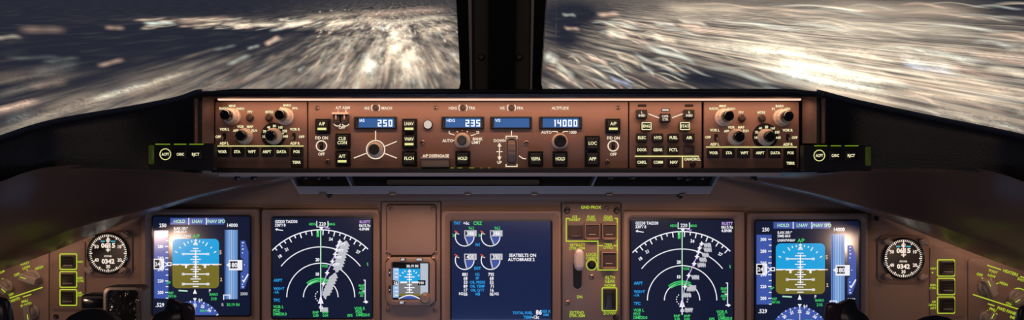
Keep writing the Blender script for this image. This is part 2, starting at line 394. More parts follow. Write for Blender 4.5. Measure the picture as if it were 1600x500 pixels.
# knobs
k = knob(R, G, 587, 234, 12, .014, 0, 0, 'cream_knob', skirt=False, knurled=True)
b = MB(G); b.stroke(circle(587, 233.8, 14.2, 48), 1.7, .0007, 'legend', closed=True)
for q in ((587, 204.5, 587, 219), (600.5, 229, 620, 221), (600.5, 239.5, 620, 247), (572.5, 239.5, 553, 247)): b.line(*q, 1.5, .0007, 'legend')
b.into(fp, R)
c = MB(G); c.loft([(circle(587, 234, 8.2, 36), .0145), (circle(587, 234, 7.6, 36), .0152)], 'key_black'); c.build('knob_cap', k, R)
knob(R, G, 722.6, 219.8, 12.4, .007, 7.6, .013, 'cream_knob', 'black_gloss')
k = knob(R, G, 874.6, 221, 12.6, .009, 9.4, .012, 'cream_knob', 'black_plastic')
# small round select buttons and the round cap
for u in (587, 723.4, 799.2):
    b = MB(G); b.loft([(circle(u, 168.4, 3.9, 24), 0), (circle(u, 168.4, 3.9, 24), .004), (circle(u, 168.4, 2.6, 24), .0046), (circle(u, 168.4, 2.2, 24), .003)], 'key_brown'); b.build('select_button', R, R)
b = MB(G); b.loft([(circle(668.8, 194.8, 7.6, 32), 0), (circle(668.8, 194.8, 7.6, 32), .003), (circle(668.8, 194.8, 6.3, 32), .0036)], 'black_plastic', m1='lamp_white'); b.build('round_lamp', R, R)
# disengage bar
b = MB(G)
b.loft([(rrect(658.4, 247, 703, 262.4, 1), 0), (rrect(658.4, 247, 703, 262.4, 1), .006), (rrect(660, 249, 701.5, 260, 1), .011), (rrect(660.5, 249.6, 701, 259.5, 1), .0112)], 'bar_paint')
o = b.build('disengage_bar', R, R)
b = MB(G); b.block(658.4, 246.4, 703, 248, 0, .012, 'cream_knob'); b.build('bar_edge', o, R)
# vertical speed thumbwheel
b = MB(G)
b.loft([(rrect(789.8, 214, 809, 259, 8), 0.0), (rrect(789.8, 214, 809, 259, 8), .002), (rrect(791.6, 216, 807.2, 257, 7), .0028), (rrect(793, 217.5, 805.8, 255.5, 5), -.001)], 'gray_knob', m1='slot_black')
o = b.build('wheel_well', R, R)
b = MB(G); loops = []
N = 64; kk = G / F
pts = []; prof = [(-6.2, .90), (-5.2, 1.0), (5.2, 1.0), (6.2, .90)]
cv = 236.6; rad = 20.5
for i in range(N):
    a = 2 * PI * i / N; w = 1.0 if (i // 2) % 2 else 0.94
    for du, rr in prof:
        pts.append(((799.4 + du - CX) * kk, G - (-.004 + (math.cos(a) * rad * rr * w) * kk * .5), ZC + (PY0 - cv - math.sin(a) * rad * rr * w) * kk))
fs = [(4 * i + j, 4 * i + j + 1, 4 * ((i + 1) % N) + j + 1, 4 * ((i + 1) % N) + j) for i in range(N) for j in range(3)]
b.faces(pts, fs, 'brown_knob'); b.build('thumbwheel', o, R)
# lettering of the whole plate
b = MB(G); T = lambda u, v, s, h=4.4, **k: b.text(u, v, s, h, 'legend', .0007, bold=0.025, **k)
for a in ((535.5, 168.4, 'A/T ARM'), (529, 173.6, 'L', 3.8), (541, 173.6, 'R', 3.8), (534.6, 199.2, 'OFF'), (573.6, 169, 'IAS'), (604.5, 169, 'MACH'), (707.5, 169, 'HDG'), (737.5, 169, 'TRK'), (784.6, 169, 'V/S'), (813, 169, 'FPA'),
          (875.2, 169, 'ALTITUDE'), (502.6, 215.4, 'F/D ON', 4.6), (502.4, 240.8, 'OFF'), (958.4, 215.6, 'F/D ON', 4.6), (958.2, 241, 'OFF'), (681, 243.4, 'A/P DISENGAGE', 4.4), (699.4, 219.8, 'AUTO'), (702, 207, '5', 4), (746.4, 207, '25', 4),
          (746.6, 217, 'BANK'), (744, 222.6, 'LIMIT'), (781, 219.8, 'DOWN'), (780.4, 253.6, 'UP'), (853.6, 206.7, 'AUTO'), (895.4, 206.7, '1000')): T(*a)
for u in (587, 723.4, 799.2):
    b.arc(u, 168.4, 6.6, 135, 225, 1.4, .0007, 'legend', n=8); b.arc(u, 168.4, 6.6, -45, 45, 1.4, .0007, 'legend', n=8)
for a in (180, 214, 242, 268, 296, 330):
    r0 = 15; r1 = 19.5 if a in (242, 268, 296) else 24
    if a == 180: r0, r1 = 12.6, 16
    b.line(722.6 + r0 * math.cos(math.radians(a)), 219.5 + r0 * math.sin(math.radians(a)) , 722.6 + r1 * math.cos(math.radians(a)), 219.5 + r1 * math.sin(math.radians(a)) * .8, 1.3, .0007, 'legend')
b.stroke([(790.8, 217), (790.8, 213), (807.8, 213), (807.8, 217)], 1.5, .0031, 'legend'); b.stroke([(790.8, 256.4), (790.8, 260.2), (807.8, 260.2), (807.8, 256.4)], 1.5, .0031, 'legend')
b.line(799.2, 204.4, 799.2, 212, 1.4, .0007, 'legend')
b.line(780.4, 224.5, 780.4, 249.5, 1.4, .0007, 'legend'); b.line(775.6, 237, 785.2, 237, 1.4, .0007, 'legend')
b.poly([(780.4, 222.6), (783.6, 229), (777.2, 229)], .0007, 'legend'); b.poly([(780.4, 251), (783.6, 244.6), (777.2, 244.6)], .0007, 'legend')
b.stroke([(811, 243.6), (817, 247.6), (822, 248.2)], 1.4, .0007, 'legend')
b.stroke([(862.5, 205.6), (870.6, 205.6), (871.4, 207.8)], 1.2, .0007, 'legend'); b.stroke([(888, 205.6), (880.4, 205.6), (879, 207.8)], 1.2, .0007, 'legend')
b.arc(527.3, 191.4, 5.6, 25, 155, 1.3, .0007, 'legend', n=10); b.arc(540.2, 191.4, 5.6, 25, 155, 1.3, .0007, 'legend', n=10)
for u0, u1 in ((704, 709), (715, 722), (733, 741), (751, 753), (763, 766)): b.line(u0, 262.3, u1, 262.3, 1.0, .0004, 'edge_green')
b.into(fp, R)

# ------------------------------------------------------------------ display select panel
R = thing('display_select_panel', 'small brown keypad of black keys such as ENG, STAT and FUEL', 'control panel', G, 1039, 211)
fp = plate(R, 983.5, 159, 1096.5, 263)
for u in (1003, 1076.5):
    b = MB(G); b.loft([(rrect(u - 6.5, 163.3, u + 6.5, 166.7, 1.5), 0.0003), (rrect(u - 6.5, 163.3, u + 6.5, 166.7, 1.5), .0016), (rrect(u - 5.6, 164, u + 5.6, 166, 1), .0008)], 'slot_black'); b.build('indicator_slot', R, R)
b = MB(G); b.loft([(rrect(1033, 169.6, 1046, 174.2, 1.8), 0.0003), (rrect(1033, 169.6, 1046, 174.2, 1.8), .0016), (rrect(1034.2, 170.4, 1044.8, 173.4, 1.2), .0012)], 'black_plastic', m1='lamp_white'); b.build('indicator_light', R, R)
for (u, v, s, bx) in ((1003, 178, 'L|INBD', 0), (1039.6, 184, 'LWR|CTR', 0), (1077, 178, 'R|INBD', 0), (1010.2, 197, 'ENG', 1), (1070.2, 197, 'STAT', 1), (1003, 215, 'ELEC', 0), (1028, 215, 'HYD', 0), (1052.4, 215, 'FUEL', 0), (1077, 215, 'AIR', 0),
                      (1003, 234, 'DOOR', 0), (1028, 234, 'GEAR', 0), (1052.4, 234, 'FCTL', 0), (1003, 253.4, 'CHKL', 0), (1028.4, 253.4, 'COMM', 0), (1053, 253.4, 'NAV', 0)):
    button(R, G, u, v, 17.4, 14, s, housing=False, th=4.4 if '|' not in s else 3.5, H=.008, name='key', bold=.03, boxed=bool(bx), col='legend_lit' if v > 190 else 'legend')
button(R, G, 1077, 234, 17.4, 14, None, housing=False, H=.004, name='key', key='key_brown')
b = MB(G); b.loft([(circle(1082, 256.4, 4.4, 24), 0), (circle(1082, 256.4, 4.2, 24), .004), (circle(1082, 256.4, 3.2, 24), .005)], 'key_black'); b.build('push_button', R, R)
b = MB(G); b.line(992, 244.2, 1092, 244.2, 1.6, .0007, 'bar_green'); b.line(1066.2, 244.2, 1066.2, 262, 1.6, .0007, 'bar_green')
b.line(1013, 178, 1029.5, 184.2, 1.6, .0007, 'legend'); b.line(1050, 184.2, 1066.6, 178, 1.6, .0007, 'legend')
b.text(1081.6, 248.6, 'CANC/RCL', 3.9, 'legend_lit', .0007, bold=.03)
b.into(fp, R)

# ------------------------------------------------------------------ datalink response panels
H2 = 1.13
def datalink(label, u0, u1, v0, v1, end, tx, segs):
    R = thing('datalink_response_panel', label, 'control panel', H2, (u0 + u1) / 2, (v0 + v1) / 2, 'datalink response panels below the glareshield wings')
    b = MB(H2)
    f = rrect(u0, v0, u1, v1, 1.5)
    b.loft([(f, -.014), (f, -.0008), (rrect(u0 + .8, v0 + .8, u1 - .8, v1 - .8, 1.2), 0)], 'black_plastic', cap0=True)
    b.build('housing', R, R)
    for (u, s, ring) in tx:
        o = button(R, H2, u, 241.2 + (2 if end > 0 else 0), 19, 17, None, housing=False, H=.004, name='key', key='black_plastic')
        t = MB(H2); vv = 241 + (2 if end > 0 else 0)
        t.text(u, vv, s, 4.2, 'legend_lit', .0044, .004, bold=.03, w=11.5)
        t.build('lettering', o, R)
        if ring:
            t = MB(H2); t.stroke(circle(u, vv, 8.4, 40), 1.3, .0044, 'bar_green', .004, closed=True); t.build('ring_marking', o, R)
    for a, c in segs:
        b = MB(H2); b.loft([(rrect(a, v0 + .1, c, v0 + 1.6, .5), 0), (rrect(a, v0 + .1, c, v0 + 1.6, .5), .0008)], 'edge_green'); b.build('edge_light', R, R)
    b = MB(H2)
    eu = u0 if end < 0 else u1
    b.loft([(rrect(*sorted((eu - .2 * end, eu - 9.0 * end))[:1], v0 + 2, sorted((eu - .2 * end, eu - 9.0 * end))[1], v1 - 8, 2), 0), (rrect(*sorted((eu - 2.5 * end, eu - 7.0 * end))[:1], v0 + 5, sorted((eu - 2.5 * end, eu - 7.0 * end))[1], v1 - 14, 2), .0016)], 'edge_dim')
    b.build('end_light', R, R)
datalink('black ACPT CANC RJCT key box by the brown pad, green glow on its left end', 232, 334, 224.5, 264.5, -1, [(258.5, 'ACPT', 1), (282, 'CANC', 0), (305.8, 'RJCT', 0)], [(243, 266), (272, 291), (296, 318)])
datalink('black ACPT CANC RJCT key box by the brown pad, green glow on its right end', 1256, 1361, 227, 267, 1, [(1280, 'ACPT', 1), (1305, 'CANC', 0), (1330, 'RJCT', 0)], [(1272, 1292), (1298, 1314), (1320, 1341)])

# ------------------------------------------------------------------ the glareshield itself
R = thing('glareshield', 'black leather glareshield hood spanning the cockpit under the windshield', 'glareshield', G, 800, 148)
def W(u, v, y): return ((u - CX) * y / F, y, ZC + (PY0 - v) * y / F)
def catmull(P, n):
    out = []; m = len(P)
    for i in range(m - 1):
        p0, p1, p2, p3 = P[max(i - 1, 0)], P[i], P[i + 1], P[min(i + 2, m - 1)]
        for k in range(n):
            t = k / n
            out.append(tuple(.5 * (2 * b + (c - a) * t + (2 * a - 5 * b + 4 * c - d) * t * t + (3 * b - a - 3 * c + d) * t ** 3) for a, b, c, d in zip(p0, p1, p2, p3)))
    out.append(tuple(P[-1])); return out
def grid(rows, mat, name, parent, root, n=8, nr=4, angle=50):
    """surface through rows of (u, v, depth) points, smoothed both ways"""
    R_ = [catmull([W(*p) for p in r], n) for r in rows]
    cols = list(zip(*R_)); cols = [catmull(list(c), nr) for c in cols]
    nu, nv = len(cols), len(cols[0]); v = [p for c in cols for p in c]
    f = [(i * nv + j, i * nv + j + 1, (i + 1) * nv + j + 1, (i + 1) * nv + j) for i in range(nu - 1) for j in range(nv - 1)]
    return mesh_obj(name, v, f, [0] * len(f), [mat], parent, root, angle)
# centre lip: thin overhanging edge, and the deck going forward to the windshield
b = MB(1.125)
pr = [(1.125, 152.6), (1.118, 151), (1.116, 147), (1.122, 143.6), (1.16, 142.0), (1.5, 143.5), (1.72, 150), (1.72, 156), (1.3, 157), (1.215, 155.4), (1.15, 153.2)]
vv, ff = [], []
us = [301, 306, 314, 326, 400, 600, 800, 1000, 1200, 1266, 1276, 1282, 1287]
for u in us:
    for y, v in pr:
        uu = CX + (u - CX) * 1.125 / F * F / y if y < 1.3 else CX + (u - CX) * 1.125 / 1.3
        e = {301: 4.5, 306: 1.8, 314: .5, 1276: .5, 1282: 1.8, 1287: 4.5}.get(u, 0) if v < 150 else 0
        vv.append(((u - CX) * min(y, 1.3) / F, y, W(0, v + e, y)[2]))
n = len(pr)
for i in range(len(us) - 1):
    for j in range(n): ff.append((i * n + j, i * n + (j + 1) % n, (i + 1) * n + (j + 1) % n, (i + 1) * n + j))
ff += [tuple(range(n)), tuple(range(len(vv) - n, len(vv)))]
mesh_obj('hood_lip', vv, ff, [0] * len(ff), ['leather'], R, R, 40)
# wings of the hood: silhouette edge, rolled front edge, black front face
def wing(side):
    s = lambda u: u if side < 0 else 1600 - u
    if side < 0: sil = [(316, 141), (304, 142.2), (272, 153), (200, 167), (100, 184), (50, 196), (0, 212.5), (-60, 229), (-130, 250)]
    else: sil = [(1600 - 1276, 141), (1600 - 1286, 143), (1600 - 1312, 150), (1600 - 1350, 159), (1600 - 1450, 180), (1600 - 1550, 200), (0, 211), (-60, 226), (-130, 248)]
    bot = [(316, 268), (304, 268), (272, 266), (200, 263), (100, 263), (50, 270), (0, 284), (-60, 312), (-130, 350)]
    dep = [1.14, 1.14, 1.15, 1.15, 1.12, 1.09, 1.06, 1.02, .97]
    rows = [[(s(a), v + 26, d + .35) for (a, v), d in zip(sil, dep)],
            [(s(a), v + 1.5, d + .10) for (a, v), d in zip(sil, dep)],
            [(s(a), v, d + .045) for (a, v), d in zip(sil, dep)],
            [(s(a), v + 4, d + .015) for (a, v), d in zip(sil, dep)],
            [(s(a), v + 12, d + .004) for (a, v), d in zip(sil, dep)],
            [(s(a), v + (w - v) * .5, d + .004) for (a, v), (_, w), d in zip(sil, bot, dep)],
            [(s(a), w - 3, d + .006) for (_, w), (a, v), d in zip(bot, sil, dep)],
            [(s(a), w, d + .012) for (_, w), (a, v), d in zip(bot, sil, dep)],
            [(s(a), w - 1, d + .06) for (_, w), (a, v), d in zip(bot, sil, dep)]]
    grid(rows, 'leather', 'hood_wing', R, R, 6, 3)
wing(-1); wing(1)
# brown padded cheeks at the ends of the panel recess
for u0, u1, s in ((302, 335, -1), (1253.5, 1291, 1)):
    b = MB(1.20)
    A, Bq = (u0, u1) if s < 0 else (u1, u0)      # A outer end (nearer), B inner end (at the panel face)
    k = 1.2
    loops = []
    pts = []
    for t, (uu, y) in enumerate(((A, 1.160), (A - s * 0.4, 1.138), (A - s * 2.5, 1.134), (A - s * 12, 1.150), (Bq + s * 3, 1.192), (Bq, 1.199))):
        pts.append([W(uu, v, y) for v in (153.6, 155.5, 158, 186, 219, 222.5, 224)])
    v = [p for r in pts for p in r]; m = 7
    f = [(i * m + j, i * m + j + 1, (i + 1) * m + j + 1, (i + 1) * m + j) for i in range(len(pts) - 1) for j in range(m - 1)]
    o = mesh_obj('cheek_pad', v, f, [0] * len(f), ['pad_leather'], R, R, 60)
# recess body behind the control panels and its black rails
b = MB(1.217)
b.loft([(rrect(300, 155.5, 1292, 270, 2), -.10), (rrect(300, 155.5, 1292, 270, 2), -.001)], 'black_plastic', cap0=True)
b.build('recess_body', R, R)
b = MB(1.2); b.block(334, 263.4, 1250, 269.4, -.006, .010, 'black_plastic'); b.build('lower_rail', R, R)
b = MB(1.165); b.loft([(rrect(340, 154.2, 1252, 156.8, 1.2), -.004), (rrect(340, 154.2, 1252, 156.8, 1.2), .0), (rrect(341, 154.8, 1251, 156.2, .7), .0012)], 'lamp', cap0=True); b.build('strip_lamp', R, R)
# tray under the control panels
b = MB(1.19)
b.loft([(rrect(341, 269.6, 1222, 275.6, 1), -.02), (rrect(341, 269.6, 1222, 275.6, 1), -.001), (rrect(342, 270.4, 1221, 275, 1), 0)], 'tray_metal', cap0=True)
b.build('tray_lip', R, R)
TD = 1.29
b = MB(TD)
o_ = [(446, 272), (1130, 272), (1108, 303.5), (466, 302.5)]
i_ = [(454, 276), (1122, 276), (1108.5, 292.5), (461, 291)]
# front wall (lower band) and body
def trap(u0, v0, u1, v1, c):
    return [(u0, v0), (u1, v0), (u1 - c, v1), (u0 + c, v1)]
b.loft([(trap(446, 268, 1130, 303, 20), -.07), (trap(446, 268, 1130, 303, 20), -.002), (trap(447, 268, 1129, 302.4, 20), 0.0), (trap(452, 268, 1124, 291.2, 12), 0.0), (trap(454, 268, 1121, 290, 11), -.012)], 'tray_metal', cap0=True, m1='dark_tray')
b.build('tray_body', R, R)
b = MB(TD)
b.loft([(trap(537, 268, 937, 292.2, 11), -.013), (trap(537, 268, 937, 292.2, 11), .001), (trap(540, 268, 934, 291, 11), .002), (trap(545, 268, 929, 290.2, 10), -.014)], 'tray_metal', m1='slot_black')
b.build('tray_recess', R, R)
b = MB(TD); b.loft([(rrect(602, 279, 846, 290.5, 4), -.014), (rrect(602, 279, 846, 290.5, 4), .003), (rrect(605, 281, 843, 288.5, 3), .006)], 'black_gloss'); b.build('air_duct', R, R)
for u, v in ((476, 277.2), (496.5, 278.4), (511, 277), (954.5, 278), (989, 278), (1062.7, 278), (1076.6, 280), (1100, 278.6), (1177.6, 279.4), (371, 278), (397, 278)):
    b = MB(1.2); b.loft([(circle(u, v - 3, 5, 20, 3), 0), (circle(u, v, 5, 20, 3), 0.001), (circle(u, v + .6, 4.4, 20, 2.4), .005), (circle(u, v + .8, 2, 20, 1.2), .0065)], 'black_gloss', cap0=True); b.build('stud', R, R)
for u, v in ((505, 303.2), (614, 303.4), (731, 303.6), (835, 303.8), (952, 304.2), (1066, 304.4)):
    b = MB(TD); b.loft([(rrect(u - 5.5, v - 1.2, u + 5.5, v + 1.4, 1.2), -.004), (rrect(u - 5.5, v - 1.2, u + 5.5, v + 1.4, 1.2), .002), (rrect(u - 4.5, v - .6, u + 4.5, v + .8, .6), .003)], 'steel'); b.build('tray_screw', R, R)
# glossy coaming: the curved underside sweeping down to each side
def coaming(side):
    s = lambda r: [((u if side < 0 else 1600 - u), v + (0 if side < 0 else dv), y) for u, v, y, dv in r]
    A  = [(470, 268, 1.21, 0), (340, 267, 1.205, 2), (232, 262.5, 1.175, 2), (150, 258, 1.14, 2), (70, 262, 1.10, 2), (0, 285, 1.04, 0), (-70, 325, .98, 0)]
    B1 = [(470, 271, 1.25, 0), (340, 271.5, 1.235, 2), (232, 268, 1.205, 3), (150, 268, 1.175, 3), (70, 288, 1.13, 2), (0, 325, 1.07, 0), (-70, 365, 1.0, 0)]
    B2 = [(470, 273.5, 1.29, 0), (340, 281, 1.285, 2), (232, 296, 1.265, 3), (150, 306, 1.235, 3), (70, 334, 1.18, 2), (0, 362, 1.12, 0), (-70, 390, 1.05, 0)]
    Cc = [(470, 275.5, 1.325, 0), (340, 297, 1.325, 2), (232, 324, 1.315, 2), (150, 343, 1.295, 2), (70, 367, 1.255, 1), (0, 390, 1.20, 0), (-70, 412, 1.13, 0)]
    D1 = [(470, 277, 1.345, 0), (340, 300.5, 1.345, 2), (232, 329, 1.335, 2), (150, 350, 1.315, 2), (70, 376, 1.275, 1), (0, 399, 1.225, 0), (-70, 421, 1.155, 0)]
    D2 = [(470, 278.5, 1.38, 0), (340, 302.5, 1.38, 2), (232, 333, 1.37, 2), (150, 360, 1.35, 2), (70, 390, 1.315, 1), (0, 414, 1.265, 0), (-70, 434, 1.195, 0)]
    E  = [(470, 277, 1.40, 0), (340, 303, 1.40, 2), (232, 334.5, 1.395, 2), (150, 366, 1.38, 2), (70, 398, 1.35, 1), (0, 424, 1.33, 0), (-70, 445, 1.26, 0)]
    # steep upper face, then a tight roll under toward the panel
    def near(row, f, o=0.0): return [(u, v, a[2] + (y - a[2]) * (f + (1 - f) * w), dv) for (u, v, y, dv), a, w in zip(row, A, (0, 0, .1, .65, 1, 1, 1))]
    B1, B2, Cc, D1, D2 = near(B1, .5), near(B2, .42), near(Cc, .42), near(D1, .52), near(D2, .74)
    grid([s(r) for r in (A, B1, B2, Cc, D1, D2, E)], 'coaming', 'coaming', R, R, 8, 5, 180)
coaming(-1); coaming(1)
D = 1.42          # depth of the main instrument panel face
PX = D / F        # metres per pixel there
# ------------------------------------------------------------------ instrument panel board
R = thing('instrument_panel', 'brown painted main instrument panel carrying five screens and the clocks', 'instrument panel', D, 800, 400)
b = MB(D); b.loft([(rrect(-120, 262, 1720, 1208, 3), -.05), (rrect(-120, 262, 1720, 1208, 3), 0)], 'panel_paint', cap0=True); board = b.build('board', R, R)
b = MB(D); b.loft([(rrect(467, 264, 1108, 311.5, 5), .0), (rrect(467, 264, 1108, 311.5, 5), .003), (rrect(468, 264, 1107, 310.5, 5), .0038)], 'panel_paint'); b.build('upper_strip', R, R)
for u, v in ((605.5, 394.5), (680.5, 394.8), (606, 484), (680, 484)): screw(R, D, u, v, .0004, 2.8)
for u, v in ((515, 304.5), (1062, 306)): screw(R, D, u, v, .0038, 4, 'dark_screw')
for u0, v0, u1, v1 in ((0, 310, 1700, 311),):
    pass
# shallow grooves between the bays
b = MB(D)
for u, v0, v1 in ((222.5, 326, 505), (409.5, 326, 505), (595.5, 315, 505), (689, 315, 505), (877, 315, 505), (970.5, 318, 505), (1163, 331, 505), (1354, 334, 505)):
    b.loft([(rrect(u - 1, v0, u + 1, v1, .8), .0002), (rrect(u - 1, v0, u + 1, v1, .8), .0004)], 'slot_black')
b.line(224, 324.5, 408, 324.5, .9, .0005, 'slot_black'); b.line(412, 325.5, 594, 325.5, .9, .0005, 'slot_black'); b.line(1165, 330, 1352, 332, .9, .0005, 'slot_black'); b.line(972, 328.5, 1161, 329.5, .9, .0005, 'slot_black')
b.line(597, 315, 689, 315, 1.0, .0005, 'slot_black')
b.stroke(cham(604.2, 319.7, 681.8, 398.8, (3, 3, 7, 7)), 1.5, .0005, 'slot_black', closed=True); b.stroke(cham(603.6, 400.6, 681.4, 477.4, 8), 1.5, .0005, 'slot_black', closed=True)
b.into(board, R)
for u, v in ((210, 335), (89.6, 388.3), (69, 398), (88, 494.6), (1369, 341), (1496, 399), (1520, 409)): fastener(R, D, u, v)
for u in (640, 1030):
    pass

# ------------------------------------------------------------------ display units
SD = .0022        # depth of the screen surface above the board
def display(label, out, lip, scr, base='navy'):
    R = thing('display_unit', label, 'screen', D, (out[0] + out[2]) / 2, (out[1] + out[3]) / 2)
    b = MB(D)
    x = .012
    b.loft([(rrect(*out, 4), .0006), (rrect(*out, 4), x - .002), (rrect(out[0] + 1.5, out[1] + 1.5, out[2] - 1.5, out[3] - 1.5, 4), x),
            (rrect(lip[0] - 1, lip[1] - 1, lip[2] + 1, lip[3] + 1, 9), x), (rrect(*lip, 8), x - .0008), (rrect(scr[0] - 3, scr[1] - 3, scr[2] + 3, scr[3] + 3, 5), .0035), (rrect(scr[0] - 2.5, scr[1] - 2.5, scr[2] + 2.5, scr[3] + 2.5, 5), .0012)], 'bezel_paint', cap1=False)
    b.build('bezel', R, R)
    b = MB(D)
    b.loft([(rrect(scr[0] - 3.4, scr[1] - 3.4, scr[2] + 3.4, scr[3] + 3.4, 5), .0008), (rrect(scr[0] - 3, scr[1] - 3, scr[2] + 3, scr[3] + 3, 4.5), SD - .0004), (rrect(*scr, 3), SD)], 'black_glass', m1=base)
    return R, b.build('screen', R, R)
S0 = SD + .0003; S1 = SD + .0006; S2 = SD + .0009; S3 = SD + .0012

class Map:
    """drawing on a screen: photographed positions of the captain's display carried to another display"""
    def __init__(s, a=(0, 0, 0, 0), k=(1, 1)): s.a, s.k, s.b = a, k, MB(D)
    def u(s, x): return s.a[2] + (x - s.a[0]) * s.k[0]
    def v(s, y): return s.a[3] + (y - s.a[1]) * s.k[1]
    def new(s): s.b = MB(D)
    def rect(s, a, b, c, d, z, m): s.b.rect(s.u(a), s.v(b), s.u(c), s.v(d), z, m)
    def poly(s, p, z, m): s.b.poly([(s.u(a), s.v(b)) for a, b in p], z, m)
    def line(s, a, b, c, d, w, z, m): s.b.line(s.u(a), s.v(b), s.u(c), s.v(d), w, z, m)
    def stroke(s, p, w, z, m, closed=False): s.b.stroke([(s.u(a), s.v(b)) for a, b in p], w, z, m, closed=closed)
    def text(s, x, y, t, h, m, z, **k): s.b.text(s.u(x), s.v(y), t, h * s.k[1], m, z, **({'bold': .02} | k))
    def arc(s, x, y, r, a0, a1, w, z, m, n=48): s.b.arc(s.u(x), s.v(y), r * s.k[0], a0, a1, w, z, m, n=n)
    def done(s, name, scr, R): o = s.b.build(name, scr, R); s.new(); return o

def flight_display(label, out, lip, scr, mp, lower):
    R, S = display(label, out, lip, scr)
    p = mp
    # mode annunciator
    p.rect(267, 340.6, 351, 350.6, S0, 'wedge')
    for u in (296, 323.4): p.line(u, 340.6, u, 351, 1.4, S1, 'sym_white')
    for u, t in ((281.5, 'HOLD'), (309.3, 'LNAV'), (337.4, 'VNAV SPD')): p.text(u, 345.6, t, 5, 'sym_pale', S1, bold=.03)
    p.done('mode_annunciator', S, R)
    # speed tape
    p.rect(242, 360, 264, 466, S0, 'tape')
    for i in range(12): p.line(260 if i % 2 else 259, 367 + i * 8.95, 264, 367 + i * 8.95, 1.5, S1, 'sym_white')
    for i, t in enumerate(('300', '280', '260', '240', '220', '200')):
        p.text(252, 367 + i * 17.9, t, 4.6, 'sym_white', S1, bold=.035)
    p.rect(241.5, 404, 257.5, 420.5, S2, 'sym_white'); p.rect(243, 405.6, 250.5, 419, S3, 'black_glass'); p.rect(250.5, 407, 253.4, 417, S3, 'sym_gray')
    p.text(247.4, 412.4, '24', 6, 'sym_white', S3 + .0003)
    p.stroke([(258, 409), (263, 413), (258, 417)], 1.4, S2, 'sym_white'); p.stroke([(263, 410), (268.4, 410), (268.4, 414.6), (263, 414.6)], 1.4, S2, 'sym_white', closed=True)
    p.text(255.5, 352, '250', 5.6, 'sym_white', S1, bold=.02); p.text(251, 476, '.529', 6, 'sym_white', S1)
    p.done('speed_tape', S, R)
    # attitude indicator
    o = [(p.u(a), p.v(c)) for a, c in rrect(270.4, 373, 343, 450, 7)]
    hz = p.v(412.8)
    p.b.poly([(a, min(c, hz)) for a, c in o], S0, 'sky_blue'); p.b.poly([(a, max(c, hz)) for a, c in o], S0, 'earth')
    cx = 306.6
    p.rect(270.4, 412, 343, 413.4, S1, 'sym_white')
    p.line(cx, 390, cx, 434, 1.8, S1, 'sym_white')
    for v, w in ((388, 4.5), (392, 8), (396.6, 17), (401, 4.5), (405, 8), (409, 4.5), (417, 4.5), (420.5, 8), (424, 4.5), (428, 17), (432, 4.5), (435.6, 8), (439.5, 4.5), (443.4, 17), (447.2, 4.5)):
        p.line(cx - w, v, cx + w, v, 1.7 if w > 10 else 1.5, S1, 'sym_white')
        if w > 10:
            for q in (-1, 1): p.text(cx + q * (w + 2.2), v, '10' if v < 430 else '20', 3.6, 'sym_white', S1, bold=.06)
    for q in (-1, 1):
        p.rect(cx + q * 10 - (12 if q < 0 else 0), 412, cx + q * 10 + (0 if q < 0 else 12), 414.4, S2, 'sym_white')
        p.rect(cx + q * 14.8 - 1.6, 413, cx + q * 14.8 + 1.6, 418.4, S2, 'sym_white'); p.line(cx + q * 26, 413, cx + q * 36, 413, 2.2, S2, 'sym_white')
    for a, r0, r1 in ((-60, 33, 37), (-45, 33, 36), (-30, 31, 37), (-20, 33, 36), (-10, 33, 36)):
        for q in (-1, 1):
            t = math.radians(-90 + q * a); p.line(cx + r0 * math.cos(t), 411 + r0 * math.sin(t), cx + r1 * math.cos(t), 411 + r1 * math.sin(t), 1.6, S1, 'sym_white')
    p.poly([(cx, 373), (cx + 3, 376.4), (cx - 3, 376.4)], S2, 'sym_white'); p.poly([(cx, 376.6), (cx + 3.6, 381), (cx - 3.6, 381)], S2, 'sym_white'); p.rect(cx - 3.6, 381.4, cx + 3.6, 382.8, S2, 'sym_white')
    p.rect(cx - 2.4, 411.4, cx + 2.4, 414.6, S2, 'sym_white')
    p.done('attitude_indicator', S, R)
    # altitude tape
    p.rect(352, 359, 372, 467, S0, 'tape_light')
    for u, w in ((353.6, 1.6), (359, 1.2), (362.4, 2.0), (366, 1.0)): p.line(u, 359, u, 467, w, S1, 'tape_pale' if u > 356 else 'tape')
    p.rect(358.5, 406, 379.5, 422, S2, 'sym_white'); p.poly([(354.6, 413.6), (359, 410), (359, 417.4)], S2, 'sym_white'); p.rect(360, 408, 372, 419, S3, 'black_glass'); p.text(366, 413.6, '180', 7, 'sym_white', S3 + .0003, bold=.03)
    p.text(364, 351.8, '14000', 5.4, 'sym_white', S1, bold=.02)
    p.stroke([(350.5, 468), (350.5, 460.6), (360, 460.6), (360, 467)], 1.4, S2, 'sym_white')
    p.done('altitude_tape', S, R)
    p.poly([(376.5, 376), (383.6, 376), (389, 393), (389, 433), (382.6, 451), (376.5, 451), (376.5, 426), (380.4, 423), (380.4, 405), (376.5, 402)], S0, 'tape')
    for v, w in ((379, 2.6), (384, 1.4), (389, 2.6), (395, 1.4), (413.6, 4), (432, 1.4), (438, 2.6), (444, 1.4), (448, 2.6)): p.line(379 if abs(v - 413) > 5 else 382, v, 379 + w, v, 1.7, S1, 'sym_white')
    p.line(388.6, 428, 381, 441, 2.0, S1, 'sym_white')
    p.text(382, 458.6, '2000', 4.4, 'sym_gray', S1, bold=.03)
    p.done('vertical_speed_scale', S, R)
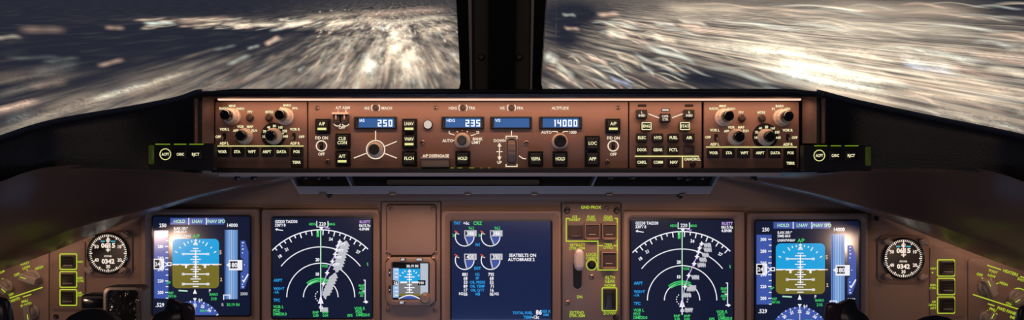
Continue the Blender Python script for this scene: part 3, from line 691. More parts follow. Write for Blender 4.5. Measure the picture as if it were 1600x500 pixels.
    # figures round the attitude indicator
    for x, y, t, h, m in ((307.6, 368.6, 'A/P', 5.4, 'sym_green'), (335, 459.6, 'BARO', 3.8, 'sym_green'), (335, 466.4, '310', 4.6, 'sym_green'), (268.5, 457.4, 'REF', 3.6, 'sym_green'), (270, 462.4, '30/136', 3.6, 'sym_green'), (264.6, 441, 'GP', 4, 'sym_green'),
                          (365, 475.6, '30.19 IN', 4.4, 'sym_green'), (349, 475.6, 'R', 4.4, 'sym_gray'), (329, 454, 'P', 4.4, 'sym_white'), (345.4, 394, '5', 6, 'sym_amber'), (346.4, 436.4, '2', 5, 'sym_amber')):
        p.text(x, y, t, h, m, S1)
    for x, y, t in ((273, 356.6, 'ILAX /351°'), (273, 361.8, 'DME 60.0'), (273, 368.4, 'LNAV/VNAV')): p.text(x, y, t, 3.7, 'sym_white', S1, align='l', bold=.03)
    p.line(340, 413, 347, 413, 1.6, S2, 'sym_amber'); p.line(280, 453.6, 294, 454.4, 2.2, S1, 'sym_pale')
    p.poly([(305.4, 451), (308.6, 458.6), (302.6, 458.6)], S1, 'sym_white')
    p.b.into(S, R); p.new()
    # compass dial
    cy = 511.4; r = 42.0; cb = (scr[3] - p.a[3]) / p.k[1] + p.a[1]; cb = min(cb, 504)
    h_ = math.asin((cy - cb) / r)
    p.poly([(305.6 + r * math.cos(PI + h_ + (PI - 2 * h_) * i / 40), cy + r * math.sin(PI + h_ + (PI - 2 * h_) * i / 40)) for i in range(41)], S0, 'tape')
    for i in range(-6, 7):
        t = math.radians(-90 + i * 10); x, y = 305.6 + r * math.cos(t), cy + r * math.sin(t)
        if y < cb - 1:
            l = 3.4 if i % 2 == 0 else 2.2
            p.line(x, y, 305.6 + (r - l) * math.cos(t), cy + (r - l) * math.sin(t), 1.4, S1, 'sym_white')
            xx, yy = 305.6 + (r - 7) * math.cos(t), cy + (r - 7) * math.sin(t)
            if i % 2 == 0 and yy < cb - 2.4: p.text(xx, yy, str(22 + i // 2), 4.2, 'sym_white', S1, bold=.05, rot=math.radians(i * 10))
    p.poly([(305.6, cy - r + 1), (308.6, cy - r - 4), (302.6, cy - r - 4)], S2, 'sym_white')
    p.line(305.6, cy - r, 305.6, cb, 1.4, S2, 'sym_gray')
    p.text(314, cy - r - 1.2, '0.4', 3.6, 'sym_white', S1, bold=.04)
    p.text(319, cb - 7, 'MAG', 3.8, 'sym_green', S1); p.text(291, cb - 7, '235H', 3.8, 'sym_white', S1)
    p.done('compass_dial', S, R)
    return R
flight_display('blue and olive attitude screen next to the black rimmed box, glare in its upper corner', (224, 325.5, 408, 506), (232.5, 332, 400.5, 500), (240, 338.5, 391, 492), Map(), 0)
flight_display('blue and olive attitude screen next to the clock with bare panel below it', (1165, 332, 1353, 520), (1171, 337.5, 1347.5, 516), (1180, 345.5, 1341.5, 508), Map((270.4, 373, 1211.5, 380), (1.056, 1.026)), 1)

def nav_display(label, out, lip, scr, mp, smear):
    R, S = display(label, out, lip, scr)
    p = mp; cx, cy = 501.7, 464
    def ringa(r, a0, a1, w=1.5): p.arc(cx, cy, r, a0, a1, w, S0, 'sym_white')
    for i in range(-9, 10):
        a = -90 + i * 5 + 2; t = math.radians(a)
        if abs(a + 90) < 43.5:
            L = 8 if i % 2 == 0 else 5
            p.line(cx + 105 * math.cos(t), cy + 105 * math.sin(t), cx + (105 - L) * math.cos(t), cy + (105 - L) * math.sin(t), 1.7, S0, 'sym_white')
    for a, s in ((-126, '21'), (-80, '24'), (-50, '27'), (-136, '18')):
        t = math.radians(a); p.text(cx + 91 * math.cos(t) + (2 if a < -130 else 0), cy + 92 * math.sin(t), s, 4.6, 'sym_white', S0, rot=math.radians((a + 90) * .7), bold=.04)
    ringa(105, -136, -45.5, 1.7)
    p.line(cx, 358, cx, 462, 1.7, S1, 'sym_pale'); p.rect(cx - 6.5, 358, cx - 2.5, 370, S0, 'sym_green')
    p.poly([(cx + 1, 360), (cx - 2.6, 354.6), (cx + 4.6, 354.6)], S2, 'sym_white'); p.stroke([(cx + 7, 357), (cx + 10, 355.6), (cx + 12, 357.6), (cx + 14.5, 356)], 1.3, S1, 'sym_magenta')
    p.done('compass_arc', S, R)
    ringa(78.4, -142, -38); ringa(53, 180, 360); ringa(27, 180, 360)
    for v, t in ((405.4, '20'), (428, '10')): p.text(cx - 5, v, t, 4.6, 'sym_white', S1, bold=.05)
    for i in range(14):
        if i not in (2, 3, 4, 10, 11): 
            t = 2 * PI * i / 14; p.rect(cx + 8.6 * math.cos(t) - .8, cy - 1.5 + 8.6 * math.sin(t) - .8, cx + 8.6 * math.cos(t) + .8, cy - 1.5 + 8.6 * math.sin(t) + .8, S0, 'sym_white')
    p.poly([(cx, 461), (cx + 4.4, 474), (cx - 4.4, 474)], S1, 'sym_white'); p.line(cx, 472, cx, 486, 1.6, S1, 'sym_white')
    p.done('range_ring', S, R)
    for r, a0, a1 in ((30, -136 + 6, -62), (27.5, -134 + 6, -64), (32.4, -130, -66)):
        p.arc(cx - (1 if smear else 0), cy + 3, r * 1.0, a0, a1, 1.6, S1, 'sym_green')
    p.done('trend_arc', S, R)
    p.text(508, 415.6, 'VOE', 3.8, 'sym_green', S1, bold=.03); p.line(574.4, 410, 575.2, 415, 1.4, S1, 'sym_green')
    p.b.into(S, R); p.new()
    # route with its waypoints
    rt = [(502, 478), (502.6, 462), (505.4, 444), (512, 425), (519.6, 408), (525, 395), (530, 378)]
    p.stroke(rt, 1.6, S1, 'sym_magenta')
    rng = random.Random(5)
    stars = [(531.5, 377.5), (528.5, 384), (526.6, 390), (524.4, 397), (520, 408), (511.8, 426), (506, 443)]
    for x, y in stars:
        p.poly([(x, y - 4.4), (x + 1.4, y - 1.4), (x + 4, y), (x + 1.4, y + 1.4), (x, y + 4.4), (x - 1.4, y + 1.4), (x - 4, y), (x - 1.4, y - 1.4)], S2, 'sym_white')
    if smear:
        def blob(y0, y1, f, w, jag):
            n = int((y1 - y0) / 2.2); Lp, Rp = [], []
            for i in range(n + 1):
                y = y0 + (y1 - y0) * i / n; x = f(y)
                e = min(1, (i + .6) / 3, (n - i + .6) / 3)
                Lp.append((x - (w if i % 2 else w - jag) * e, y + (1.4 if i % 2 else 0))); Rp.append((x + (w if i % 2 else w - jag) * e, y + (1.4 if i % 2 else 0)))
            for i in range(n): p.poly([Lp[i], Rp[i], Rp[i + 1], Lp[i + 1]], S1, 'sym_gray')
        blob(376, 424, lambda y: 541 - (y - 376) * .30, 8.6, 2.6)
        blob(426, 464, lambda y: 524 - (y - 426) * .42, 7.6, 2.2)
        for y in (381, 391, 402, 413): p.text(536 - (y - 376) * .28, y, 'WPT', 4, 'sym_white', S2, bold=.05)
        p.rect(501, 480, 513, 487, S1, 'sym_gray')
    else:
        for x, y, t in ((540, 379, 'WNTR'), (540, 386, 'VHAN'), (537, 394, 'VIMA'), (533, 401, 'WAMA'), (531, 409, 'LMAN'), (521, 428, 'WPM'), (514, 446, 'XMAN'), (509, 455, 'KHNB'), (512, 478, 'RWY')):
            for q in (0, .8, 1.6): p.text(x + q * .5, y + q, t, 4.6, 'sym_gray', S1 + q * .0001, bold=.07, w=12)
        p.rect(512, 441, 523, 448.6, S1, 'sym_gray')
    p.text(502, 479.6, '0.3', 3.8, 'sym_white', S2, bold=.04)
    p.done('route_line', S, R)
    for x, y, t, m in ((430.4, 346, 'GS330 TAS330', 'sym_white'), (430.4, 351.6, '330°/ 8', 'sym_white'), (428, 437.6, 'ARPT', 'sym_cyan'), (428, 450.6, 'WX+T', 'sym_cyan'), (428, 456, '-1A', 'sym_cyan'), (428, 468.6, 'TFC', 'sym_cyan'),
                       (427.6, 479, 'VOR L', 'sym_green'), (427.6, 484.8, 'PDZ', 'sym_green'), (427.6, 490.2, 'DME20.0', 'sym_green')):
        p.text(x, y, t, 4.3, m, S1, align='l', bold=.03)
    for x, y, t, m in ((579, 346.6, 'RUSTT', 'sym_magenta'), (579.4, 352.2, '0615.9z', 'sym_white'), (577, 357.6, '4.0NM', 'sym_white'), (571, 481.4, 'VOR R', 'sym_green'), (567, 486.4, 'PDZ', 'sym_green'), (578, 491.4, 'DME20.0', 'sym_green')):
        p.text(x, y, t, 4.3, m, S1, align='r', bold=.03)
    for x, y, t, m in ((489, 350, 'HDG', 'sym_green'), (518.6, 350, 'MAG', 'sym_green'), (494, 487.6, 'RNP', 'sym_green'), (494, 492.4, '2.00', 'sym_green'), (509, 487.6, 'ANP', 'sym_green'), (509, 492.4, '0.04', 'sym_green'), (565.6, 446, 'RNP', 'sym_green'), (565.6, 450.6, '400', 'sym_green'), (565.6, 457, 'ANP', 'sym_green'), (565.6, 461.6, '03', 'sym_green'), (547, 492.4, 'GPS', 'sym_green')):
        p.text(x, y, t, 3.8, m, S1, bold=.03)
    p.stroke([(495.6, 345), (495.6, 354.4), (513, 354.4), (513, 345)], 1.3, S1, 'sym_white'); p.text(504.4, 349.6, '220', 5.4, 'sym_white', S1)
    p.stroke([(568.4, 437.4), (571, 437.4), (571, 471.4), (568, 471.4)], 1.4, S1, 'sym_white'); p.line(566.5, 454.4, 571, 454.4, 1.4, S1, 'sym_white'); p.poly([(569, 471.4), (572.6, 469), (576, 471.4), (572.6, 474)], S1, 'sym_white')
    p.stroke([(443, 360), (431.6, 358.2)], 1.4, S1, 'sym_white'); p.poly([(430.4, 358), (434.4, 356), (433.6, 360.6)], S1, 'sym_white')
    p.b.into(S, R); p.new()
    return R
nav_display('compass arc map screen with thick pale smear of labels beside the standby instrument', (411.5, 326.5, 594, 520), (417, 332, 592, 512), (426.5, 340.5, 581, 496.5), Map(), True)
nav_display('compass arc map screen with clear separate waypoint labels, next to the landing gear lever', (972.5, 329.5, 1161, 520), (979.5, 336.5, 1155.5, 516), (986, 344, 1144.5, 503), Map((501.7, 464, 1065.3, 469), (1.022, 1.022)), False)

# ------------------------------------------------------------------ engine display
R, S = display('dark blue engine screen with four round gauges and seat belt message, mid panel', (690.5, 328, 876, 520), (696.5, 334, 872.5, 514), (706, 345.5, 860.5, 500), 'navy_blue')
for gx in (726.2, 766.6):
    for gy, val, red in ((369.6, '346', 1), (406.2, '408' if gx < 740 else '398', 0)):
        p = Map(); b = p.b; r = 14.6
        b.arc(gx, gy, r, 0, 205, 1.5, S1, 'sym_white', n=30)
        a = 68 if gy < 380 else 76
        b.poly([(gx, gy)] + [(gx + (r - .9) * math.cos(math.radians(a * i / 10)), gy + (r - .9) * math.sin(math.radians(a * i / 10))) for i in range(11)], S0, 'wedge')
        b.line(gx, gy, gx + (r + 1) * math.cos(math.radians(a)), gy + (r + 1) * math.sin(math.radians(a)), 2.0, S2, 'sym_gray')
        b.rect(gx - .8, gy - 10, gx + 18.6, gy - .4, S1, 'sym_gray'); b.rect(gx + .8, gy - 8.6, gx + 6, gy - 1.8, S2, 'navy_blue')
        b.text(gx + 9, gy - 5.2, val, 6.2, 'sym_white', S3, bold=.03); b.text(gx + 10.6, gy - 5.2, val, 5.4, 'black_glass', S3, bold=.0) if gy > 380 else None
        b.line(gx - 15.6, gy - 9, gx - 11, gy - 6.4, 1.8, S1, 'sym_red')
        b.line(gx - 12, gy - 5.0, gx - 8.6, gy - 3.6, 1.5, S1, 'sym_amber')
        if red:
            b.text(gx + 10.4, gy - 13.4, '962', 4.6, 'sym_green', S1); b.stroke([(gx - 19, gy - 4), (gx - 15.6, gy - 2), (gx - 19, gy)], 1.3, S1, 'sym_green')
        p.done('engine_gauge', S, R)
p = Map()
for x, y, t, h, m in ((714.6, 348.4, 'TAT', 4.2, 'sym_cyan'), (728.6, 348.4, '+6c', 4.8, 'sym_white'), (746.6, 348.6, 'CRZ', 5.2, 'sym_green'), (746.4, 382, 'N1', 4.6, 'sym_cyan'), (746.4, 418.8, 'EGT', 4.4, 'sym_cyan'),
                      (816.4, 398.6, 'SEATBELTS ON', 4.8, 'sym_white'), (814.4, 405.2, 'AUTOBRAKE 2', 4.8, 'sym_white'), (816.6, 488.4, 'TOTAL FUEL', 4.2, 'sym_cyan'), (841.8, 487.6, '86', 7, 'sym_white'), (852.8, 486, 'KGS X', 3.8, 'sym_cyan'), (853, 491.4, '1000', 3.8, 'sym_cyan'),
                      (824.6, 495.2, 'TEMP', 4.2, 'sym_cyan'), (836.6, 495, '-13c', 5, 'sym_white'), (720.8, 458.4, 'N2', 4.2, 'sym_white'), (776, 458.6, 'N2', 4.2, 'sym_white')):
    p.text(x, y, t, h, m, S1, bold=.03)
for i, (a, m_, c) in enumerate((('881', 'N2', '795'), ('68', 'FF', '68'), ('53', 'OIL PRESS', '52'), ('89', 'OIL TEMP', '71'), ('17', 'OIL QTY', '16'), ('05', 'VIB', '05'))):
    y = 428.4 + i * 6.14
    p.text(730.6, y, a, 4.8, 'sym_white', S1, align='r', bold=.03); p.text(746.2, y, m_, 4.2, 'sym_cyan', S1, bold=.03); p.text(771.4 if i else 772, y, c, 4.8, 'sym_white', S1, align='r', bold=.03)
p.b.into(S, R); p.new()

# ------------------------------------------------------------------ blank plate and standby instrument
R = thing('blank_plate', 'brown blank cover plate with cut corners above the standby instrument', 'panel cover', D, 643, 359)
b = MB(D); b.loft([(cham(605, 320.5, 681, 398, (3, 3, 7, 7)), .0006), (cham(605, 320.5, 681, 398, (3, 3, 7, 7)), .0034), (cham(606, 321.5, 680, 397, (3, 3, 7, 7)), .0042)], 'panel_paint'); plate_ = b.build('plate', R, R)
for u, v in ((611, 326), (676.4, 326)): screw(R, D, u, v, .0042, 3, 'screw_metal')
R = thing('standby_instrument', 'small square standby screen with cut corners and a knob, beneath the blank cover', 'instrument', D, 643, 438)
o = (604.5, 401.5, 680.5, 476.5); c = 8
b = MB(D); b.loft([(cham(*o, c), .0006), (cham(*o, c), .011), (cham(o[0] + 1, o[1] + 1, o[2] - 1, o[3] - 1, c), .012), (cham(612.5, 407.8, 673, 468.8, 3), .012), (cham(614, 409, 671.5, 467.6, 2), .007)], 'bezel_paint', cap1=False); b.build('bezel', R, R)
b = MB(D); b.loft([(cham(613, 408, 672.5, 468.6, 2), .0064), (cham(614.4, 409.6, 671, 467, 1), .0068)], 'black_glass', m1='black_glass'); S = b.build('screen', R, R)
z = .0071
b = MB(D); b.rect(624, 419, 657, 440, z, 'sky_blue'); b.rect(624, 440, 657, 458, z, 'gray_earth'); b.rect(624, 458, 657, 462, z, 'earth')
for v, w in ((428, 4), (432, 8), (436, 4), (444, 4), (448.6, 8), (452, 4), (456, 6)): b.line(640.6 - w, v, 640.6 + w, v, 1.6, z + .0003, 'sym_white')
for q in (-1, 1): b.rect(640.6 + q * 9 - 5.5, 439, 640.6 + q * 9 + 5.5, 441.6, z + .0004, 'sym_white')
b.line(640.6, 424, 640.6, 456, 1.6, z + .0003, 'sym_white'); b.poly([(640.6, 419.4), (644, 424.4), (637.2, 424.4)], z + .0003, 'sym_white')
for a in (-60, -40, -25, 25, 40, 60):
    t = math.radians(-90 + a); b.line(640.6 + 15 * math.cos(t), 438 + 15 * math.sin(t), 640.6 + 18 * math.cos(t), 438 + 18 * math.sin(t), 1.3, z + .0003, 'sym_white')
b.build('attitude_indicator', S, R)
b = MB(D); b.rect(615, 418, 624, 464, z, 'tape_pale')
b2 = MB(D); b2.rect(657.4, 411, 669.6, 466, z, 'tape_gray')
for i in range(8): b.line(618, 421 + i * 5.6, 623, 421 + i * 5.6, 1.4, z + .0003, 'sym_white')
b.rect(615, 437, 622.5, 445, z + .0003, 'black_glass'); b.text(618.8, 441, '24', 4.4, 'sym_white', z + .0006); b2.rect(653.6, 437, 665.5, 445, z + .0003, 'black_glass'); b2.text(659.6, 441, '180', 4, 'sym_white', z + .0006)
b.build('speed_tape', S, R); b2.build('altitude_tape', S, R)
b = MB(D); b.text(645, 415, '30.19 IN', 4, 'sym_white', z, bold=.03)
pts = [(624 + 33 * i / 12, 466 - 5.6 * math.sin(PI * i / 12)) for i in range(13)]
b.poly(pts, z + .0003, 'tape'); b.stroke(pts, 1.6, z + .0005, 'sym_white'); b.into(S, R)
knob(R, D, 665, 465.6, 9, .010, 6.6, .004, 'brown_knob', 'brown_knob', .009)
for u, v, w, h, t in ((629.6, 405.4, 9, 4.2, 'APP.'), (655, 405.4, 11, 4.2, 'HP/IN'), (608.8, 426, 4.2, 11, '+'), (608.8, 452, 4.2, 11, '-'), (628.2, 472.6, 9, 4.4, 'RST')):
    button(R, D, u, v, w, h, t, housing=False, th=3.4 if len(t) > 1 else 5, H=.0155, name='key', key='black_plastic', col='sym_white', bold=.03)
for u, v in ((607.6, 404.6), (677.4, 404.6), (607.6, 473.4), (677.4, 473.4)):
    screw(R, D, u, v, .0006, 3, 'screw_metal')


# ------------------------------------------------------------------ landing gear panel
R = thing('landing_gear_panel', 'tall brown GND PROX panel with a ribbed gear lever and green outlined switches', 'control panel', D, 924, 410)
b = MB(D); o = (879, 317.5, 969, 520); b.loft([(cham(*o, 2), .0006), (cham(*o, 2), .003), (cham(o[0] + 1, o[1] + 1, o[2] - 1, o[3] - 1, 2), .004)], 'plate_paint'); fp = b.build('faceplate', R, R)
z = .004
for u, v in ((886, 329), (963.4, 329), (962.4, 495)): fastener(R, D, u, v, z, 5)
for u, v in ((948, 326), (924.6, 432.4), (887, 473)): screw(R, D, u, v, z, 3.6)
g = lambda X, Y: (870 + X / 2.63, 310 + Y / 2.63)
b = MB(D); L = 'legend_green'; z1 = .0044
b.stroke([g(*q) for q in ((50, 82), (38, 82), (38, 175), (168, 175), (168, 293), (247, 293), (247, 82), (237, 82))], 1.6, z1, L)
b.line(*g(168, 193), *g(190, 193), 1.5, z1, L); b.line(*g(232, 193), *g(247, 193), 1.5, z1, L)
b.stroke(rrect(*g(185, 366), *g(245, 460), 1.5), 1.5, z1, L, closed=True)
b.stroke(circle(*g(142, 272), 8.2, 40), 1.4, z1, L, closed=True)
for X, Y, t, h in ((140, 36, 'GND PROX', 4.6), (73, 75, 'G/S', 4.2), (73, 87, 'INHIBIT', 4), (140, 75, 'FLAP', 4.2), (140, 87, 'OVRD', 4.2), (210, 75, 'GEAR', 4.2), (210, 87, 'OVRD', 4.2), (210, 189, 'TERR', 4.2), (210, 201, 'OVRD', 4.2),
                   (85, 191, 'RETRACT', 4.2), (82, 204, '270K-.82M', 4.2), (142, 229, 'LOCK', 4.8), (142, 244, 'OVRD', 4.8), (93, 403, 'DN', 4.4), (217, 323, 'ALTN', 4.8), (217, 339, 'GEAR', 4.8), (217, 356, 'NORM', 4.4), (217, 470, 'DOWN', 4.4), (82, 467, 'EXTEND', 4.4), (82, 480, '270K-.82M', 4.2)):
    b.text(*g(X, Y), t, h, L, z1, bold=.015)
b.into(fp, R)
def guarded(X, Y, w, h, clear):
    u, v = g(X, Y); w /= 2.63; h /= 2.63
    b = MB(D); b.loft([(rrect(u - w / 2, v - h / 2, u + w / 2, v + h / 2, 1), z), (rrect(u - w / 2, v - h / 2, u + w / 2, v + h / 2, 1), .007), (rrect(u - w / 2 + 1.5, v - h / 2 + 1.5, u + w / 2 - 1.5, v + h / 2 - 1.5, 1), .0075)], 'key_brown')
    o = b.build('guarded_switch', R, R)
    b = MB(D)
    if clear:
        b.loft([(rrect(u - w / 2 + 1, v - h / 2 + 1, u + w / 2 - 1, v + h / 2 - 1, 1), .0075), (rrect(u - w / 2 + 1, v - h / 2 + 1, u + w / 2 - 1, v + h / 2 - 1, 1), .015), (rrect(u - w / 2 + 2.4, v - h / 2 + 2.4, u + w / 2 - 2.4, v + h / 2 - 2.4, 1), .016), (rrect(u - w / 2 + 3, v - h / 2 + 3, u + w / 2 - 3, v + h / 2 - 3, 1), .012)], 'guard_paint', m1='key_brown')
        b.line(u - w * .2, v + h * .2, u + w * .2, v + h * .2, .8, .0122, 'cream_knob'); b.block(u - w * .36, v + h / 2 - 2.6, u + w * .36, v + h / 2 + .4, .010, .0175, 'guard_paint')
    else:
        b.block(u - w / 2 + 2, v - h / 2 + 2, u + w / 2 - 2, v + h / 2 - 2, .0075, .010, 'key_brown')
        b.line(u - w * .25, v + h * .3, u + w * .25, v + h * .3, .8, .0103, 'plate_paint')
    b.build('guard' if clear else 'switch_cap', o, R)
guarded(75, 135, 60, 58, 0); guarded(143, 133, 68, 66, 1); guarded(213, 133, 66, 66, 1); guarded(212, 250, 68, 72, 1)
b = MB(D); u, v = g(142, 272); b.loft([(circle(u, v, 6, 28), z), (circle(u, v, 6, 28), .006), (circle(u, v, 5, 28), .007), (circle(u, v, 4.2, 28), .005), (circle(u, v, 3.8, 28), .009), (circle(u, v, 3, 28), .0098)], 'key_black'); b.build('lock_button', R, R)
b = MB(D); q = rrect(893.6, 403, 910.4, 453, 8, 8); b.loft([(q, z), (q, .0052), (rrect(894.8, 404.2, 909.2, 451.8, 7, 8), .0054), (rrect(895.6, 405, 908.4, 451, 6.4, 8), .0042)], 'plate_paint', m1='slot_black'); b.build('lever_slot', R, R)
b = MB(D); loops = []
u, v = 904.6, 406.4
b.loft([(circle(u, v + 4, 3, 20), .0044), (circle(u, v + 2, 3, 20), .018)], 'key_black', .02); o = b.build('gear_lever', R, R)
b = MB(D)       # ribbed clear wheel-shaped knob
n = 48
def rib(s): return [((904.8 + 8.6 * s * (1 - .05 * (i % 4 < 2)) * math.copysign(abs(math.cos(2 * PI * i / n)) ** .75, math.cos(2 * PI * i / n))), 405.6 + 17.6 * s * math.copysign(abs(math.sin(2 * PI * i / n)) ** .8, math.sin(2 * PI * i / n))) for i in range(n)]
b.loft([(rib(.55), .016), (rib(.92), .019), (rib(1.0), .024), (rib(1.0), .029), (rib(.93), .034), (rib(.7), .037), (rib(.4), .038)], 'clear_lever', .027, cap0=True)
for du in (-4.2, 0, 4.2): b.loft([(rrect(904.8 + du - .9, 394, 904.8 + du + .9, 417, .8), .034), (rrect(904.8 + du - .7, 395, 904.8 + du + .7, 416, .6), .0385)], 'clear_lever', .027)
b.build('lever_knob', o, R)
b = MB(D); u0, v0 = g(191, 373); u1, v1 = g(239, 454); b.loft([(rrect(u0, v0, u1, v1, 1), z), (rrect(u0, v0, u1, v1, 1), .008), (rrect(u0 + 1.4, v0 + 1.4, u1 - 1.4, v1 - 1.4, 1), .0085)], 'key_black'); o = b.build('rocker_switch', R, R)
b = MB(D); b.loft([(rrect(u0 + 3, v0 + 2, u1 - 5, v1 - 2, 1), .0085), (rrect(u0 + 3, v0 + 2, u1 - 5, v1 - 2, 1), .012), (rrect(u0 + 4, v0 + 4, u1 - 6, v1 - 12, 1), .015)], 'key_black'); b.build('rocker', o, R)

# ------------------------------------------------------------------ clocks
def clock(label, pl, cu, cv, kn):
    R = thing('clock', label, 'clock', D, cu, cv, 'round cockpit clocks')
    b = MB(D); b.loft([(cham(*pl, 7), .0006), (cham(*pl, 7), .004), (cham(pl[0] + 1, pl[1] + 1, pl[2] - 1, pl[3] - 1, 7), .005)], 'plate_paint'); b.build('mounting_plate', R, R)
    b = MB(D); r = 32.4
    b.loft([(circle(cu, cv, r, 64), .005), (circle(cu, cv, r, 64), .011), (circle(cu, cv, r - 1.4, 64), .0122), (circle(cu, cv, r - 2.2, 64), .0115), (circle(cu, cv, r - 3, 64), .0085)], 'black_gloss', m1='dial_dark'); C_ = b.build('dial', R, R)
    z = .0089; b = MB(D)
    for i in range(60):
        a = 2 * PI * i / 60; l = 4.6 if i % 5 == 0 else 3.0
        b.line(cu + 29 * math.cos(a), cv + 29 * math.sin(a), cu + (29 - l) * math.cos(a), cv + (29 - l) * math.sin(a), 1.7 if i % 5 == 0 else 1.2, z, 'dial_white')
    for i, t in enumerate(('60', '10', '20', '30', '40', '50')):
        a = math.radians(-90 + 60 * i); b.text(cu + 20.6 * math.cos(a), cv + 20.6 * math.sin(a), t, 5, 'dial_white', z, bold=.03)
    b.build('minute_track', C_, R)
    b = MB(D)
    b.text(cu - 5.6, cv - 12.2, '06', 7, 'dial_white', z, bold=.04, w=10.4); b.text(cu + 6.4, cv - 12.2, '15', 7, 'dial_white', z, bold=.04, w=9.6); b.text(cu, cv + 12.4, '0342', 6.8, 'dial_white', z, bold=.04, w=20)
    b.text(cu, cv + 4.6, 'ET/CHR', 2.6, 'dial_white', z, bold=.03); b.text(cu + .4, cv - 5.4, 'GMT', 2.8, 'dial_white', z, bold=.03)
    b.line(cu - 11.4, cv - 18.6, cu - 5, cv - 18.6, 1.8, z, 'dial_cyan'); b.line(cu + 4, cv - 18.6, cu + 11.4, cv - 18.6, 1.8, z, 'dial_cyan')
    b.into(C_, R)
    b = MB(D); b.loft([([(cu - .8, cv - 2), (cu + .8, cv - 2), (cu + .8, cv - 26), (cu - .8, cv - 26)], z + .0003), ([(cu - .6, cv - 2.2), (cu + .6, cv - 2.2), (cu + .6, cv - 25.6), (cu - .6, cv - 25.6)], z + .001)], 'dial_white'); b.build('hand', C_, R)
    for (u, v, a, dark) in kn:
        b = MB(D); b.loft([(circle(u, v, 3.8, 20), .005), (circle(u, v, 3.8, 20), .010)], 'gray_knob', .005); 
        b.loft([(circle(u, v, 5.4, 28), .010), (circle(u, v, 5.6, 28), .013), (circle(u, v, 5.2, 28), .017), (circle(u, v, 3.6, 28), .018)], 'gray_knob' if not dark else 'brown_knob', .012, cap0=True)
        c_, s_ = math.cos(a), math.sin(a); L = 6.6
        q = lambda w, l: [(u + c_ * l - s_ * w, v + s_ * l + c_ * w), (u + c_ * l + s_ * w, v + s_ * l - c_ * w), (u - c_ * l + s_ * w, v - s_ * l - c_ * w), (u - c_ * l - s_ * w, v - s_ * l + c_ * w)]
        b.loft([(q(2.4, L), .014), (q(2.2, L), .020), (q(1.3, L - 1), .0215)], 'gray_knob' if not dark else 'brown_knob', .014); b.build('knob', R, R)
    return R
clock('round black dial clock directly above the black rimmed box', (140, 360.5, 208, 432), 172.8, 395, [(142.5, 367.4, .2, 0), (196.6, 366, .6, 1), (139.6, 421.6, .7, 0), (194, 422.4, -.5, 1)])
clock('round black dial clock with bare brown panel below it', (1370, 367.5, 1449, 442), 1407.8, 403, [(1386, 377, .2, 0), (1442.4, 377.6, .5, 0), (1385.6, 432.4, .5, 1), (1441.4, 432.6, -.4, 0)])

# ------------------------------------------------------------------ source select panels
def source(label, pl, x0, x1, ys, tx, ta):
    R = thing('source_select_panel', label, 'control panel', D, (pl[0] + pl[2]) / 2, (pl[1] + pl[3]) / 2, 'source select panels beside the clocks')
    b = MB(D); b.loft([(rrect(*pl, 1), .0006), (rrect(*pl, 1), .003), (rrect(pl[0] + .8, pl[1] + .8, pl[2] - .8, pl[3] - .8, 1), .0036)], 'plate_paint'); fp = b.build('faceplate', R, R)
    b = MB(D)
    for (y0, y1) in ys: b.stroke(rrect(x0, y0, x1, y1, 1.6), 1.5, .0039, 'legend_green', closed=True)
    for (x, y, t) in tx: b.text(x, y, t, 3.3, 'legend_green', .0039, align=ta, bold=.02)
    if ta == 'r': b.poly(circle(1449.8 + 5.4, 425.6, 1.3, 12), .0039, 'legend_green')
    b.into(fp, R)
    for (y0, y1) in ys:
        b = MB(D); a = (x0 + 3.4, y0 + 2.6, x1 - 2, y1 - 2.6)
        b.loft([(rrect(*a, 1), .0036), (rrect(*a, 1), .0085), (rrect(a[0] + 1, a[1] + 1, a[2] - 1, a[3] - 1, .8), .009), (rrect(a[0] + 2, a[1] + 2, a[2] - 2, a[3] - 2, .8), .0084)], 'key_black'); o = b.build('push_switch', R, R)
        b = MB(D); m = (y0 + y1) / 2
        b.line(a[0] + 3.4, m - 3.4, a[2] - 2.6, m - 3.4, .8, .0088, 'key_brown'); b.line(a[0] + 3.4, m + .8, a[2] - 2.6, m + .8, .8, .0088, 'key_brown'); b.line(a[0] + 3.6, m + 5.4, a[2] - 2.6, m + 5.4, 1.3, .0088, 'gray_knob')
        b.build('face_marking', o, R)
    return R
source('three green framed push switches directly above the black rimmed box', (82, 378, 134, 483.5), 95.6, 121.6, ((396.4, 420.4), (424, 448.4), (452, 476.6)), [(123.2, 408.6, 'NAV'), (123, 434, 'DSPL'), (123, 438.6, 'CTRL'), (123, 457, 'AIR'), (123, 461, 'DATA')], 'l')
source('three green framed push switches with a green dot beside NAV, by the clear-sided clock', (1452, 387.5, 1506, 495), 1463, 1489.6, ((405.6, 431), (434.4, 460), (463.4, 489)), [(1461, 419, 'NAV'), (1461, 445, 'DSPL'), (1461, 449.6, 'CTRL'), (1461, 471, 'AIR'), (1461, 476, 'DATA'), (1461, 481, '/ATT')], 'r')

